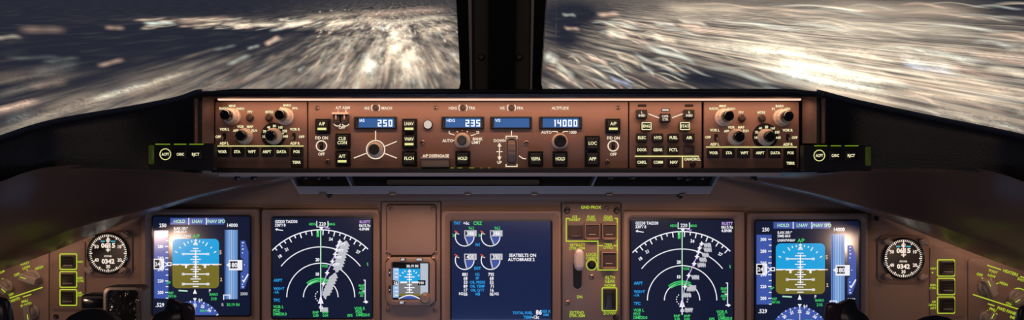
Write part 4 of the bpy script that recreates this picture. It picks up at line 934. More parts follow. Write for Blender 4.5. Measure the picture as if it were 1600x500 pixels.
# ------------------------------------------------------------------ slanted heater and light panels at the outer ends
def heater(label, rot, piv, mirror, fast):
    R = thing('heater_panel', label, 'control panel', D, *piv, 'heater panels at the panel ends')
    def mb(): return MB(D, rot, piv)
    p0, p1 = piv
    a = (-70, 392, 77.5, 525) if not mirror else (1511.5, 404, 1670, 525)
    b = MB(D); b.loft([(cham(*a, 3), .0006), (cham(*a, 3), .003), (cham(a[0] + .8, a[1] + .8, a[2] - .8, a[3] - .8, 3), .0036)], 'plate_paint'); fp = b.build('faceplate', R, R)
    return R, mb, fp
def dialknob(R, mb, u, v, r, ang):
    b = mb(); b.loft([(circle(u, v, r, 32), .0036), (circle(u, v, r * .97, 32), .008), (circle(u, v, r * .8, 32), .010), (circle(u, v, r * .74, 32), .018), (circle(u, v, r * .66, 32), .0195)], 'gray_knob', .006)
    c_, s_ = math.cos(ang), math.sin(ang)
    q = lambda w, l: [(u + c_ * l - s_ * w, v + s_ * l + c_ * w), (u + c_ * l + s_ * w, v + s_ * l - c_ * w), (u - c_ * l + s_ * w, v - s_ * l - c_ * w), (u - c_ * l - s_ * w, v - s_ * l + c_ * w)]
    b.loft([(q(r * .42, r * .98), .010), (q(r * .40, r * .98), .024), (q(r * .3, r * .9), .0255)], 'gray_knob', .008)
    k = b.build('knob', R, R)
    b = mb(); b.line(u + c_ * r * .2, v + s_ * r * .2, u + c_ * r * .86, v + s_ * r * .86, 1.3, .0258, 'legend_green', .012); b.build('pointer_mark', k, R)
Z1 = .004
# in the unrotated frame of each panel (pivot stays put)
R, mb, fp = heater('slanted heater knob panel whose green lettering climbs toward the clock', math.radians(-18.7), (40, 436), False, 0)
def unrot(u, v, rot, piv):
    c_, s_ = math.cos(-rot), math.sin(-rot); a, b_ = u - piv[0], v - piv[1]
    return piv[0] + a * c_ - b_ * s_, piv[1] + a * s_ + b_ * c_
q = lambda u, v: unrot(u, v, math.radians(-18.7), (40, 436))
b = mb(); L = 'legend_green'
b.line(*q(31, 409), *q(52.5, 402.4), 1.6, Z1, L); b.line(*q(17, 465.4), *q(68.6, 448.4), 1.6, Z1, L); b.line(*q(-14, 422), *q(3, 417), 1.6, Z1, L); b.line(*q(38, 463.6), *q(51, 459.4), 1.4, Z1, L)
for u, v, t, h in ((17, 413.6, 'HEATERS', 4.4), (41, 411, 'FOOT', 4), (43.4, 417.4, 'LOW', 4), (28.6, 428.6, 'OFF', 4), (63.4, 417.8, 'HIGH', 4), (2, 425, 'SHLDR', 4), (25, 468, 'LIGHTS', 4), (41, 470, 'PNL/', 4), (43, 475.4, 'FLOOD', 4), (19.6, 459.6, 'OFF', 3.6)):
    b.text(*q(u, v), t, h, L, Z1, bold=.02)
b.arc(*q(7, 449), 13.6, -80, 60, 1.5, Z1, L); b.line(*q(29.6, 429.8), *q(45, 435), 1.4, .0262, L, .014) if 0 else None
b.line(*q(44, 420.6), *q(45.6, 424), 1.4, Z1, L); b.line(*q(58.6, 420.6), *q(55.4, 424.6), 1.4, Z1, L)
b.into(fp, R)
dialknob(R, mb, *q(50.5, 435), 14, math.radians(180 + 36)); dialknob(R, mb, *q(8, 448), 13, math.radians(60)); dialknob(R, mb, *q(49.6, 487), 12, math.radians(100))
R, mb, fp = heater('slanted heater knob panel whose green lettering drops away from the clock', math.radians(18.7), (1560, 446), True, 0)
q = lambda u, v: unrot(u, v, math.radians(18.7), (1560, 446))
b = mb()
b.line(*q(1540.4, 414), *q(1562, 421), 1.6, Z1, L); b.line(*q(1592, 431.6), *q(1612, 438), 1.6, Z1, L); b.line(*q(1518, 459.6), *q(1606, 488), 1.6, Z1, L); b.line(*q(1541.6, 474), *q(1552, 477.6), 1.5, Z1, L)
for u, v, t, h in ((1577, 425.6, 'HEATERS', 4.6), (1528.6, 428.6, 'OFF', 4.2), (1550, 424, 'FOOT', 4), (1547.6, 430.6, 'LOW', 4), (1566, 442.6, 'HIGH', 4.2), (1601, 439, 'SHOULDER', 4.2), (1574.6, 474, 'OFF', 4), (1572, 485.4, 'FWD PANEL', 4.6), (1549.6, 483.2, 'PNL/', 4.2), (1548, 488.8, 'FLOOD', 4.2), (1582, 496, 'INBD', 4)):
    b.text(*q(u, v), t, h, L, Z1, bold=.02)
b.line(*q(1532.4, 433), *q(1534, 436.6), 1.5, Z1, L); b.line(*q(1546.6, 434), *q(1545.6, 437.6), 1.5, Z1, L); b.line(*q(1558, 441.6), *q(1553.4, 443.6), 1.5, Z1, L)
b.arc(*q(1588.6, 464.6), 14.6, 150, 330, 1.5, Z1, L)
b.into(fp, R)
dialknob(R, mb, *q(1542, 448.4), 14, math.radians(225)); dialknob(R, mb, *q(1588.6, 464.6), 13.4, math.radians(130)); dialknob(R, mb, *q(1541, 497.6), 12, math.radians(-80))
paint('brown_grip', (0.035, 0.018, 0.022, 1), 0.22, coat=0.5)
paint('rim_metal', (0.24, 0.19, 0.16, 1), 0.32, metal=0.5)
paint('steel_dim', (0.30, 0.24, 0.20, 1), 0.25, metal=1.0)
paint('wet_black', (0.014, 0.012, 0.011, 1), 0.16, bump=1.0, scale=38, bdist=.006, coat=.6)
LV = dict(world=1.0, strip=.31, tray=.50, side=.07, chart=2.6, dome=1.5, ped=1.0, cx=.985, cy=.62, cz=.128)
# (image column, image row, widths, brightness, slant) of the lit districts and of darker patches, in pixels
CITY = [(605, 70, 130, 46, 1.7), (625, 120, 95, 55, 1.9), (430, 36, 170, 7, .8, .02), (420, 125, 120, 34, .35), (180, 185, 230, 36, .60, -.25), (560, 42, 130, 14, .7), (330, 120, 260, 24, .10), (120, 150, 110, 16, .22, -.2), (500, 165, 140, 40, .8),
        (1260, 65, 330, 85, 1.7, .10), (1280, 110, 190, 40, 1.1, .2), (990, 60, 110, 36, .5), (900, 115, 70, 40, .7), (1500, 150, 190, 70, 1.2), (1040, 30, 130, 14, .7)]
DARK = [(930, 20, 70, 22, .6), (1105, 122, 75, 20, 1.0, .12), (1010, 90, 40, 14, .5, .2), (1540, 120, 60, 10, .5, .2), (1470, 60, 80, 8, .45, .1), (560, 100, 26, 30, .5), (880, 30, 50, 34, .95), (1590, 12, 70, 18, .85), (885, 65, 30, 14, .7), (250, 62, 240, 24, .9), (470, 50, 110, 6, .7)]
PHASE = 2.4
W_, C_1, K_, P_, B_L = (1, .75, .51), (1, .84, .61), (.90, .94, .80), (1, .65, .46), (.62, .70, 1.0)
# light streaks traced one by one in image pixels: from, to, half width, power, tint, wiggle
STREAKS = [(160, 43, 198, 44.5, 4, .35, P_), (220, 35, 278, 37.5, 3.4, 1.0, K_, 1.2), (262, 33, 372, 30, 5, .40, P_, 1), (348, 38, 446, 40.5, 3.4, .9, C_1, 1.2), (436, 40, 494, 34, 4.6, 1.2, C_1, 1), (470, 27, 560, 23, 5, .4, W_, 1), (500, 36, 610, 32, 5, .6, W_, 2), (540, 22, 712, 16, 6, .40, P_, 1.5), (580, 36, 715, 28, 5, .55, C_1, 2),
    (411, 70, 440, 58, 4.6, .85, P_, 1), (384, 77, 408, 71, 3, .35, K_), (-20, 57, 38, 60, 4, .38, C_1, 2), (22, 46, 110, 47, 7, .22, P_), (148, 103, 198, 94, 4.4, .42, P_, 1), (38, 138, 112, 126, 7, .22, P_), (-20, 176, 66, 157, 5.5, .85, P_, .8), (120, 163, 322, 107, 5, .75, C_1, 1.2), (135, 157, 240, 129, 7, .35, K_, 1), (160, 142, 330, 98, 14, .12, W_), (60, 96, 130, 92, 4, .10, K_, 1.4),
    (-30, 128, 130, 112, 10, .10, W_), (20, 196, 200, 146, 12, .28, W_), (40, 176, 330, 118, 12, .22, W_), (180, 172, 400, 118, 9, .22, W_), (350, 102, 395, 86, 4, .40, K_, 1), (300, 150, 430, 112, 6, .2, P_), (330, 80, 372, 70, 3, .18, K_), (0, 88, 110, 93, 4, .07, K_, 2),
    (490, 112, 512, 72, 3, .35, W_), (525, 138, 547, 70, 3.4, .30, P_), (602, 138, 610, 66, 4, .55, P_), (634, 138, 624, 60, 4, .4, W_), (655, 130, 640, 60, 5, .4, C_1), (560, 128, 580, 74, 10, .5, C_1), (572, 118, 584, 92, 11, 1.1, K_), (575, 140, 590, 88, 14, .5, C_1), (640, 140, 632, 80, 12, .5, C_1), (690, 128, 655, 66, 8, .35, W_), (700, 110, 668, 62, 6, .35, W_), (618, 92, 618, 40, 9, .7, C_1), (605, 56, 640, 44, 6, .7, C_1, 1), (660, 50, 715, 40, 6, .5, W_, 1), (590, 46, 612, 42, 4, .8, K_),
    (876, 20, 902, 27, 3, .40, K_, 1.6), (879, 41, 908, 49, 3.2, .55, P_, 1.6), (929, 21, 972, 24, 4, .75, P_, 1.4), (944, 46, 984, 60, 8, .8, C_1, 1.4), (1016, 53, 1062, 70, 6, .9, W_, 1.6), (1030, 56, 1330, 100, 9, .7, C_1, 2.6), (1003, 66, 1092, 104, 4, .8, K_, 3.2), (960, 80, 1003, 109, 3.6, .8, W_, 2.6), (917, 84, 952, 104, 4, .7, P_, 2.2), (986, 78, 1061, 121, 3.6, .55, K_, 3), (1000, 96, 1023, 123, 3, .6, K_, 2.4), (950, 117, 990, 140, 3.4, .6, B_L, 2), (1055, 27, 1110, 44, 3.2, .8, C_1, 2.4), (1055, 35, 1100, 47, 3, .7, P_, 2), (1017, 32, 1060, 44, 3.4, .55, K_, 2), (850, 84, 872, 100, 9, .6, K_, 1), (866, 100, 900, 124, 5, .5, K_, 1.6), (884, 118, 905, 138, 4, .5, P_, 1), (1020, 8, 1180, 20, 9, .45, W_, 2), (1100, 60, 1440, 92, 14, .55, C_1, 3), (1150, 88, 1420, 138, 14, 1.0, C_1, 3), (1180, 104, 1400, 150, 10, .9, K_, 2.5), (1395, 84, 1510, 118, 9, .7, K_, 4), (1400, 92, 1500, 124, 5, .6, B_L, 4), (1250, 118, 1352, 146, 5, .9, K_, 2.5), (1380, 134, 1576, 168, 5, .8, W_, 2), (1300, 116, 1430, 136, 6, .8, C_1, 3), (1200, 30, 1560, 60, 16, .42, C_1, 3), (1260, 6, 1560, 26, 12, .4, W_, 3), (1060, 40, 1160, 58, 6, .6, P_, 2), (1180, 132, 1300, 168, 6, .5, K_, 2), (1440, 160, 1620, 204, 9, .4, W_, 2), (1140, 74, 1300, 92, 8, 1.0, C_1, 2), (1200, 92, 1340, 120, 16, 1.0, C_1, 2), (1240, 128, 1420, 168, 12, .6, W_, 2)]
FIELDS = [dict(n=50, u0=215, u1=560, v0=27, v1=42, ln=46, w=3.2, pw=.55, wig=.8, dens=lambda u, v: .25 + .75 * (u > 330)), dict(n=170, u0=440, u1=716, v0=22, v1=142, ln=60, w=3.0, pw=.28, dens=lambda u, v: max(.05, 1 - abs(u - 610) / 150)),
          dict(n=90, u0=500, u1=715, v0=14, v1=60, ln=22, w=2.2, pw=.5), dict(n=30, u0=330, u1=560, v0=70, v1=150, ln=90, w=5, pw=.12), dict(n=26, u0=-60, u1=300, v0=95, v1=215, ln=130, w=8, pw=.12),
          dict(n=80, u0=848, u1=1040, v0=24, v1=145, ln=64, w=2.8, pw=.6, wig=2.4, dens=lambda u, v: 1 if v > 75 else (.8 if u > 920 else .05)), dict(n=80, u0=1040, u1=1560, v0=4, v1=112, ln=120, w=4.6, pw=.46, wig=3.4), dict(n=64, u0=1160, u1=1590, v0=70, v1=205, ln=120, w=5, pw=.46, wig=3.0)]
# ------------------------------------------------------------------ control yokes in front of the panel (only their tops show)
YD = 0.95
def stack(name, parent, root, secs, mat, y, dep=.62, n=28, sq=.8):
    """upright grip: rounded sections given by their photographed left and right edges, each from (v, u0, u1, depth shift)"""
    v, k = [], y / F
    for (pv, u0, u1, sh) in secs:
        c, w = (u0 + u1) / 2, (u1 - u0) / 2
        for i in range(n):
            a = 2 * PI * i / n; ca, sa = math.cos(a), math.sin(a)
            v.append(((c + w * math.copysign(abs(ca) ** sq, ca) - CX) * k, y + sh + math.copysign(abs(sa) ** sq, sa) * w * dep * k, ZC + (PY0 - pv) * k))
    m = len(secs); f = [(j * n + i, j * n + (i + 1) % n, (j + 1) * n + (i + 1) % n, (j + 1) * n + i) for j in range(m - 1) for i in range(n)]
    f += [tuple(range(n)), tuple(range((m - 1) * n, m * n))]
    return mesh_obj(name, v, f, [0] * len(f), [mat], parent, root, 60)
def yoke(label, hub, s, hornA, trim, hornB):
    hu, hv, hr = hub
    R = thing('control_yoke', label, 'control yoke', YD, hu, 560, 'control yokes before the panel')
    # hub: upright rounded dome, and the column running down to the floor
    v, k = [], YD / F; n = 40; f = []
    prof = [(0.05, 1.0), (.30, .955), (.55, .84), (.78, .63), (.92, .40), (1.0, 0.0), (.98, -.5), (.9, -1.4), (.55, -2.0)]
    for (r, h) in prof:
        for i in range(n):
            a = 2 * PI * i / n; v.append(((hu - CX + hr * r * math.cos(a)) * k, YD + hr * r * .45 * math.sin(a) * k, ZC + (PY0 - (hv + hr - hr * h)) * k))
    m = len(prof); f = [(j * n + i, j * n + (i + 1) % n, (j + 1) * n + (i + 1) % n, (j + 1) * n + i) for j in range(m - 1) for i in range(n)] + [tuple(range(n)), tuple(range((m - 1) * n, m * n))]
    mesh_obj('hub', v, f, [0] * len(f), ['black_plastic'], R, R, 60)
    v, f = [], []
    for z_ in (ZC + (PY0 - (hv + 2.9 * hr)) * k, 0.0):
        for i in range(24): a = 2 * PI * i / 24; v.append(((hu - CX) * k + .035 * math.cos(a), YD + .03 * math.sin(a), z_))
    f = [(i, (i + 1) % 24, 24 + (i + 1) % 24, 24 + i) for i in range(24)] + [tuple(range(24)), tuple(range(24, 48))]
    mesh_obj('column', v, f, [0] * len(f), ['black_plastic'], R, R, 60)
    for nm, secs, mat, y in (('grip', hornA, 'grip_plastic', YD), ('grip', hornB, 'grip_plastic', YD)):
        g = stack(nm, R, R, secs, mat, y)
        if secs is hornA: stack('trim_switch', g, R, trim, 'brown_grip', y - .012, .5)
    # spokes from the hub to the grips, below the frame
    for secs in (hornA, hornB):
        c = (secs[-1][1] + secs[-1][2]) / 2; v = []
        for (uu, pv) in ((c, 588), ((c + hu) / 2, 600), (hu, 590)):
            for dv, dy in ((-14, -.012), (-14, .012), (14, .012), (14, -.012)): v.append(((uu - CX) * k, YD + dy, ZC + (PY0 - pv - dv) * k))
        f = [(j * 4 + i, j * 4 + (i + 1) % 4, j * 4 + 4 + (i + 1) % 4, j * 4 + 4 + i) for j in range(2) for i in range(4)] + [(0, 1, 2, 3), (8, 9, 10, 11)]
        mesh_obj('spoke', v, f, [0] * len(f), ['black_plastic'], R, R, 60)
yoke('black control yoke standing next to the black rimmed box', (145, 482.5, 62), -1,
     [(466.5, 266, 269, 0), (469, 263, 276, 0), (473, 261, 284, 0), (478, 260.5, 289, 0), (483, 258, 291, 0), (486, 250, 292, 0), (489.5, 244, 293, 0), (495, 240.5, 294, 0), (502, 238, 294, 0), (530, 238, 290, 0), (600, 244, 286, 0)],
     [(472.6, 286, 292, 0), (474.5, 282, 299, 0), (479, 282, 302.6, 0), (484, 284, 304.6, 0), (492, 286, 305, 0), (502, 287, 304.5, 0), (540, 287, 300, 0)],
     [(464, -12, 0, 0), (467, -24, 9, 0), (474, -32, 14, 0), (484, -36, 16.6, 0), (500, -38, 18.4, 0), (600, -36, 14, 0)])
yoke('black control yoke with no box beside it, below the clock with bare panel', (1461.5, 493, 60), 1,
     [(466.8, 1326, 1331, 0), (468, 1322, 1336, 0), (471, 1315, 1336.6, 0), (475, 1308, 1337, 0), (482, 1304, 1339, 0), (487, 1302, 1346, 0), (493, 1301, 1353, 0), (500, 1301, 1358, 0), (530, 1304, 1360, 0), (600, 1310, 1352, 0)],
     [(472.8, 1296, 1304, 0), (474.4, 1291, 1312, 0), (478, 1289.6, 1314, 0), (486, 1288.6, 1314, 0), (496, 1287.4, 1312, 0), (506, 1287, 1310, 0), (540, 1292, 1310, 0)],
     [(476, 1606, 1616, 0), (479, 1597, 1624, 0), (485, 1592, 1630, 0), (500, 1588, 1636, 0), (600, 1590, 1632, 0)])
# glossy boxed device clipped up beside the captain's yoke, with a small switch box next to it
DD = 1.12
R = thing('clipped_device', 'glossy black rounded box with a worn metal rim standing before the clock panel', 'device', DD, 191, 480)
b = MB(DD)
b.loft([(rrect(160, 447.5, 222.5, 640, 11, 8), -.024), (rrect(160, 447.5, 222.5, 640, 11, 8), -.003), (rrect(161.6, 449, 221, 638.5, 10, 8), 0), (rrect(165.4, 453, 217, 634, 8, 8), .0005), (rrect(166.4, 454, 216, 633, 7.4, 8), -.003)], 'rim_metal', cap0=True, m1='wet_black'); o = b.build('case', R, R)
b = MB(DD)
b.loft([(rrect(213.5, 470, 219.5, 545, 2), -.001), (rrect(213.5, 470, 219.5, 545, 2), .002), (rrect(214.6, 471, 218.4, 544, 1.6), .003)], 'steel_dim'); b.build('side_rail', R, R)
b = MB(DD); b.block(180, 600, 204, 628, -.27, -.0245, 'black_plastic'); b.build('added_support_arm', R, R)  # arm added out of frame as a support, reaching back to the panel
b = MB(DD)
b.loft([(rrect(122.5, 461.5, 159.4, 545, 5), -.03), (rrect(122.5, 461.5, 159.4, 545, 5), -.008), (rrect(124.5, 463.6, 157.6, 543, 4), -.0055)], 'black_plastic', cap0=True)
o = b.build('switch_box', R, R); b = MB(DD); b.loft([(rrect(126.5, 467, 155, 482, 1.5), -.0055), (rrect(126.5, 467, 155, 482, 1.5), -.003), (rrect(128, 468.4, 153.6, 480.6, 1.2), -.0025)], 'black_gloss'); b.line(133.5, 471.4, 143.5, 471.4, 1.6, -.0022, 'gray_knob'); b.build('rocker', o, R)
# ------------------------------------------------------------------ windshield: centre post, panes
def structure(o): o['kind'] = 'structure'; return o
def prism_post():
    yb, yt = 1.74, 1.60; vb, vt = 148, -70; TOP = 2.6
    # (u at bottom, u at top, depth offset toward the viewer), left to right across the post
    pr = [(718, 706, -.06), (721.5, 710, 0.0), (734.5, 730, .004), (735, 730.6, .012), (738.6, 736.6, .013), (739.4, 737.4, .0), (743, 741, -.012), (762, 763, -.03), (764, 765, .012), (803, 806, .012), (805, 807.4, -.03), (826.6, 829.4, -.012), (827, 830, .0), (827.8, 831, .013), (831, 836, .012), (831.6, 836.6, .004), (843, 857.6, 0.0), (846, 861, -.06)]
    mats = ['rubber', 'rubber', 'rubber', 'post_trim', 'rubber', 'post_paint', 'post_paint', 'rubber', 'rubber', 'rubber', 'post_paint', 'post_paint', 'rubber', 'post_trim', 'rubber', 'rubber', 'rubber']
    N = 26; v, f, fm = [], [], []
    for j in range(N + 1):
        t = TOP * j / N; y = yb + (yt - yb) * t
        # pixel row follows the slanted line
        pv = vb + (vt - vb) * t
        for ub, ut, d in pr:
            fl = 0
            if t < .12 and (ub < 722 or ub > 842): fl = (7 if ub > 800 else -7) * (1 - t / .12) ** 2
            v.append(((ub + (ut - ub) * t * 1.0 + fl - CX) * y / F, y - d, ZC + (PY0 - pv) * y / F))
    n = len(pr)
    ms = sorted(set(mats), key=mats.index)
    for j in range(N):
        for i in range(n - 1): f.append((j * n + i, j * n + i + 1, (j + 1) * n + i + 1, (j + 1) * n + i)); fm.append(ms.index(mats[i]))
    # back side
    for j in range(N): f.append((j * n, j * n + n - 1, (j + 1) * n + n - 1, (j + 1) * n)); fm.append(0)
    return structure(mesh_obj('trim_1', v, f, fm, ms, None, None, 25))
post = prism_post()
for u, dep in ((752, 1.70 + .016), (811.5, 1.70 + .016)):
    b = MB(dep - .0); b.loft([(circle(u, 89, 5, 20), -.004), (circle(u, 89, 5, 20), .004), (circle(u, 89, 3.6, 20), .007), (circle(u, 89, 1.6, 20), .0072)], 'dark_screw'); o = b.build('bolt'); o.parent = post
# sill along the foot of the windows
v, f = [], []
SX = ((-1.45, 160), (-1.05, 75), (-.70, 4), (-.64, 0), (.64, 0), (.70, 4), (1.05, 75), (1.45, 160))
for x, dv in SX:
    for y, pv in ((1.70, 147), (1.70, 140.4), (1.78, 138.6), (1.82, 140), (1.82, 170), (1.7, 170)): v.append((x, y, ZC + (PY0 - pv - dv) * y / F))
n = len(SX); f = [(j * 6 + i, j * 6 + (i + 1) % 6, j * 6 + 6 + (i + 1) % 6, j * 6 + 6 + i) for j in range(n - 1) for i in range(6)] + [tuple(range(6)), tuple(range(6 * n - 6, 6 * n))]
structure(mesh_obj('trim_2', v, f, [0] * len(f), ['rubber']))
m, N, L = new_mat('window_glass')
out = N.new('ShaderNodeOutputMaterial'); mx = N.new('ShaderNodeMixShader'); tr = N.new('ShaderNodeBsdfTransparent'); gl = N.new('ShaderNodeBsdfGlossy'); fr = N.new('ShaderNodeFresnel')
tr.inputs[0].default_value = (.96, .975, .98, 1); gl.inputs['Roughness'].default_value = .02; fr.inputs[0].default_value = 1.2
L.new(fr.outputs[0], mx.inputs[0]); L.new(tr.outputs[0], mx.inputs[1]); L.new(gl.outputs[0], mx.inputs[2]); L.new(mx.outputs[0], out.inputs[0])
for nm, s in (('window_1', -1), ('window_2', 1)):
    def pane(off):
        return [(s * x, y + off, z) for x, y, z in ((.10, 1.80, 1.30), (1.32, 1.55, 1.15), (1.32, 1.30, 1.75), (.10, 1.58, 1.75))]
    v = pane(0) + pane(.012); f = [(0, 1, 2, 3), (4, 5, 6, 7)] + [(i, (i + 1) % 4, 4 + (i + 1) % 4, 4 + i) for i in range(4)]
    structure(mesh_obj(nm, v, f, [0] * len(f), ['window_glass']))

v = [(x, y, z) for z in (-.03, 0) for x, y in ((-1.4, -.7), (1.4, -.7), (1.4, 1.9), (-1.4, 1.9))]
structure(mesh_obj('floor', v, [(0, 1, 2, 3), (4, 5, 6, 7)] + [(i, (i + 1) % 4, 4 + (i + 1) % 4, 4 + i) for i in range(4)], [0] * 6, ['dark_tray']))
# ------------------------------------------------------------------ the land below at night: ground plane tilted to put its horizon at the image top
h = 300.0; th = math.atan(.24); c_, s_ = math.cos(th), math.sin(th)
e1, e2, nn = Vector((1, 0, 0)), Vector((0, c_, s_)), Vector((0, -s_, c_))
ORG = Vector((0, 0, ZC)) - nn * h
GM = Matrix(((e1.x, e2.x, nn.x, ORG.x), (e1.y, e2.y, nn.y, ORG.y), (e1.z, e2.z, nn.z, ORG.z), (0, 0, 0, 1)))
def land(px, py):
    """where the line of sight through a photographed point meets the ground, in the ground's own axes"""
    d = Vector(((px - CX) / F, 1, (PY0 - py) / F)); t = h / -(d.dot(nn)); return d.x * t, d.dot(e2) * t
m, N, L = new_mat('city_ground')
def node(t, **k):
    n = N.new(t)
    for a, b_ in k.items(): setattr(n, a, b_)
    return n
def mth(op, a, b_=None, c=None):
    n = node('ShaderNodeMath', operation=op)
    for i, x in enumerate((a, b_, c)):
        if x is None: continue
        if isinstance(x, (int, float)): n.inputs[i].default_value = x
        else: L.new(x, n.inputs[i])
    return n.outputs[0]
tc = node('ShaderNodeTexCoord'); sp = node('ShaderNodeSeparateXYZ'); L.new(tc.outputs['Object'], sp.inputs[0])
gx, gy = sp.outputs[0], sp.outputs[1]
lane = mth('ADD', gx, mth('MULTIPLY', gy, .146))                      # across the flight track
# districts are laid out by the image pixels they cover from the camera
dep = mth('DIVIDE', 1.0576 * h * 1200, mth('ADD', gy, .24 * h))       # image row of the place, counted from the horizon
img_col = mth('MULTIPLY', mth('DIVIDE', gx, mth('ADD', gy, .24 * h)), 1200 * 1.0576 / 1.0284)  # image column of the place, from the frame centre
def noise(ku, kv, detail=2, off=0.0, rough=.5):
    cx_ = node('ShaderNodeCombineXYZ'); L.new(mth('MULTIPLY', lane, ku / h), cx_.inputs[0]); L.new(mth('MULTIPLY', gy, kv / h), cx_.inputs[1]); cx_.inputs[2].default_value = off
    n = node('ShaderNodeTexNoise'); n.inputs['Scale'].default_value = 1; n.inputs['Detail'].default_value = detail; n.inputs['Roughness'].default_value = rough
    L.new(cx_.outputs[0], n.inputs['Vector']); return n.outputs['Fac']
def ramp(x, a, b_, hi=1.0):
    r = node('ShaderNodeMapRange', interpolation_type='SMOOTHSTEP'); L.new(x, r.inputs['Value'])
    r.inputs['From Min'].default_value = a; r.inputs['From Max'].default_value = b_; r.inputs['To Max'].default_value = hi; return r.outputs[0]
wob = noise(1.2, .5, 1, 3.0)
def blob(px, py, sx, sy, amp, rot=0.0):
    dx = mth('SUBTRACT', img_col, px - 800.0); dy = mth('SUBTRACT', dep, py + 8.0)
    if rot:
        c, s = math.cos(rot), math.sin(rot)
        dx, dy = mth('ADD', mth('MULTIPLY', dx, c), mth('MULTIPLY', dy, s)), mth('SUBTRACT', mth('MULTIPLY', dy, c), mth('MULTIPLY', dx, s))
    q = mth('ADD', mth('POWER', mth('DIVIDE', mth('ABSOLUTE', dx), sx), 2.0), mth('POWER', mth('DIVIDE', mth('ABSOLUTE', dy), sy), 2.0))
    return mth('MULTIPLY', mth('EXPONENT', mth('MULTIPLY', q, -1.0)), amp)
def total(l):
    s = l[0]
    for x in l[1:]: s = mth('ADD', s, x)
    return s
G_ = total([blob(*a) for a in CITY])
dark = total([blob(*a) for a in DARK])
G_ = mth('MULTIPLY', G_, mth('MAXIMUM', mth('SUBTRACT', 1.0, dark), 0.0))
G_ = mth('MAXIMUM', mth('ADD', G_, mth('MULTIPLY', mth('SUBTRACT', wob, .5), .35)), 0.0)
soft = ramp(noise(3.0, .09, 3, 1.0), .28, .72); fine = ramp(noise(9, .16, 2, 5.0), .42, .72); spark = ramp(noise(20, .40, 2, 9.0), .58, .74)
blotch = ramp(noise(5, .42, 3, 12.0, .6), .30, .70)
lev = mth('MULTIPLY', mth('MULTIPLY', G_, mth('ADD', .25, mth('MULTIPLY', blotch, 1.25))), total([mth('MULTIPLY', soft, .36), mth('MULTIPLY', mth('MULTIPLY', soft, fine), .07), mth('MULTIPLY', spark, .05), mth('ADD', .05, 0.0)]))
hue = noise(14, .5, 2, 7.0)
cr = node('ShaderNodeValToRGB'); L.new(hue, cr.inputs[0])
cr.color_ramp.elements[0].position = .32; cr.color_ramp.elements[0].color = (.95, .67, .45, 1)
cr.color_ramp.elements[1].position = .68; cr.color_ramp.elements[1].color = (.94, .87, .70, 1)
e = cr.color_ramp.elements.new(.5); e.color = (1.0, .77, .55, 1)
em1 = node('ShaderNodeEmission'); L.new(cr.outputs[0], em1.inputs[0]); L.new(lev, em1.inputs[1])
em2 = node('ShaderNodeEmission'); em2.inputs[0].default_value = srgb(40, 42, 54); em2.inputs[1].default_value = 1.0  # glow of lit haze painted as flat emission over the whole ground
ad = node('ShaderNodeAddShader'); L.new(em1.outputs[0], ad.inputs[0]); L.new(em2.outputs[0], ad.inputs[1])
out = node('ShaderNodeOutputMaterial'); L.new(ad.outputs[0], out.inputs[0]); m.cycles.emission_sampling = 'NONE'
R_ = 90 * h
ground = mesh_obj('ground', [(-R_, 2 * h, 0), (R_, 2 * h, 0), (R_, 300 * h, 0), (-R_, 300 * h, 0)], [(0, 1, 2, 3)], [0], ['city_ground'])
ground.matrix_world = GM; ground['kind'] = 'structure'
# city lights drawn as exposure streaks, one ribbon each, lying along the flight track
m, N, L = new_mat('light_streak')
out = N.new('ShaderNodeOutputMaterial'); em = N.new('ShaderNodeEmission'); tr = N.new('ShaderNodeBsdfTransparent'); ad = N.new('ShaderNodeAddShader')
at = N.new('ShaderNodeAttribute'); at.attribute_name = 'tint'; fa = N.new('ShaderNodeAttribute'); fa.attribute_name = 'power'
L.new(at.outputs['Color'], em.inputs[0]); L.new(fa.outputs['Fac'], em.inputs[1]); L.new(em.outputs[0], ad.inputs[0]); L.new(tr.outputs[0], ad.inputs[1]); L.new(ad.outputs[0], out.inputs[0])
m.cycles.emission_sampling = 'NONE'
rl = random.Random(11); lv, lf, lt, lp = [], [], [], []
def ribbon(u0, v0, u1, v1, w, power, tint, wig=0.0, n=18, ph=0.0):
    """one streak of smeared light between two image pixels cast onto the ground; soft across and at its ends"""
    b0 = len(lv)
    L_ = math.hypot(u1 - u0, v1 - v0) or 1; nx, ny = -(v1 - v0) / L_, (u1 - u0) / L_
    for i in range(n + 1):
        t = i / n; k = math.sin(ph + t * 2 * PI) * wig
        u, v = u0 + (u1 - u0) * t + nx * k, v0 + (v1 - v0) * t + ny * k
        env = min(1, t * 2.4, (1 - t) * 2.4); env = env * env * (3 - 2 * env) * (.75 + .25 * math.sin(ph * 3 + t * 9))
        for q, p in ((-1.25, 0), (-.5, .5), (0, 1), (.5, .5), (1.25, 0)):
            x, y = land(u + nx * w * q, v + ny * w * q); lv.append((x, y, 1.5)); lt.append(tint); lp.append(power * 1.6 * env * p)
    for i in range(n):
        for j in range(4): lf.append((b0 + 5 * i + j, b0 + 5 * i + j + 1, b0 + 5 * i + 5 + j + 1, b0 + 5 * i + 5 + j))
WARM, CREAM, COOL, PEACH, BLUE = (1, .75, .51), (1, .84, .61), (.90, .94, .80), (1, .65, .46), (.62, .70, 1.0)
for a in STREAKS: ribbon(*a)
VP = (620.0, -8.0)
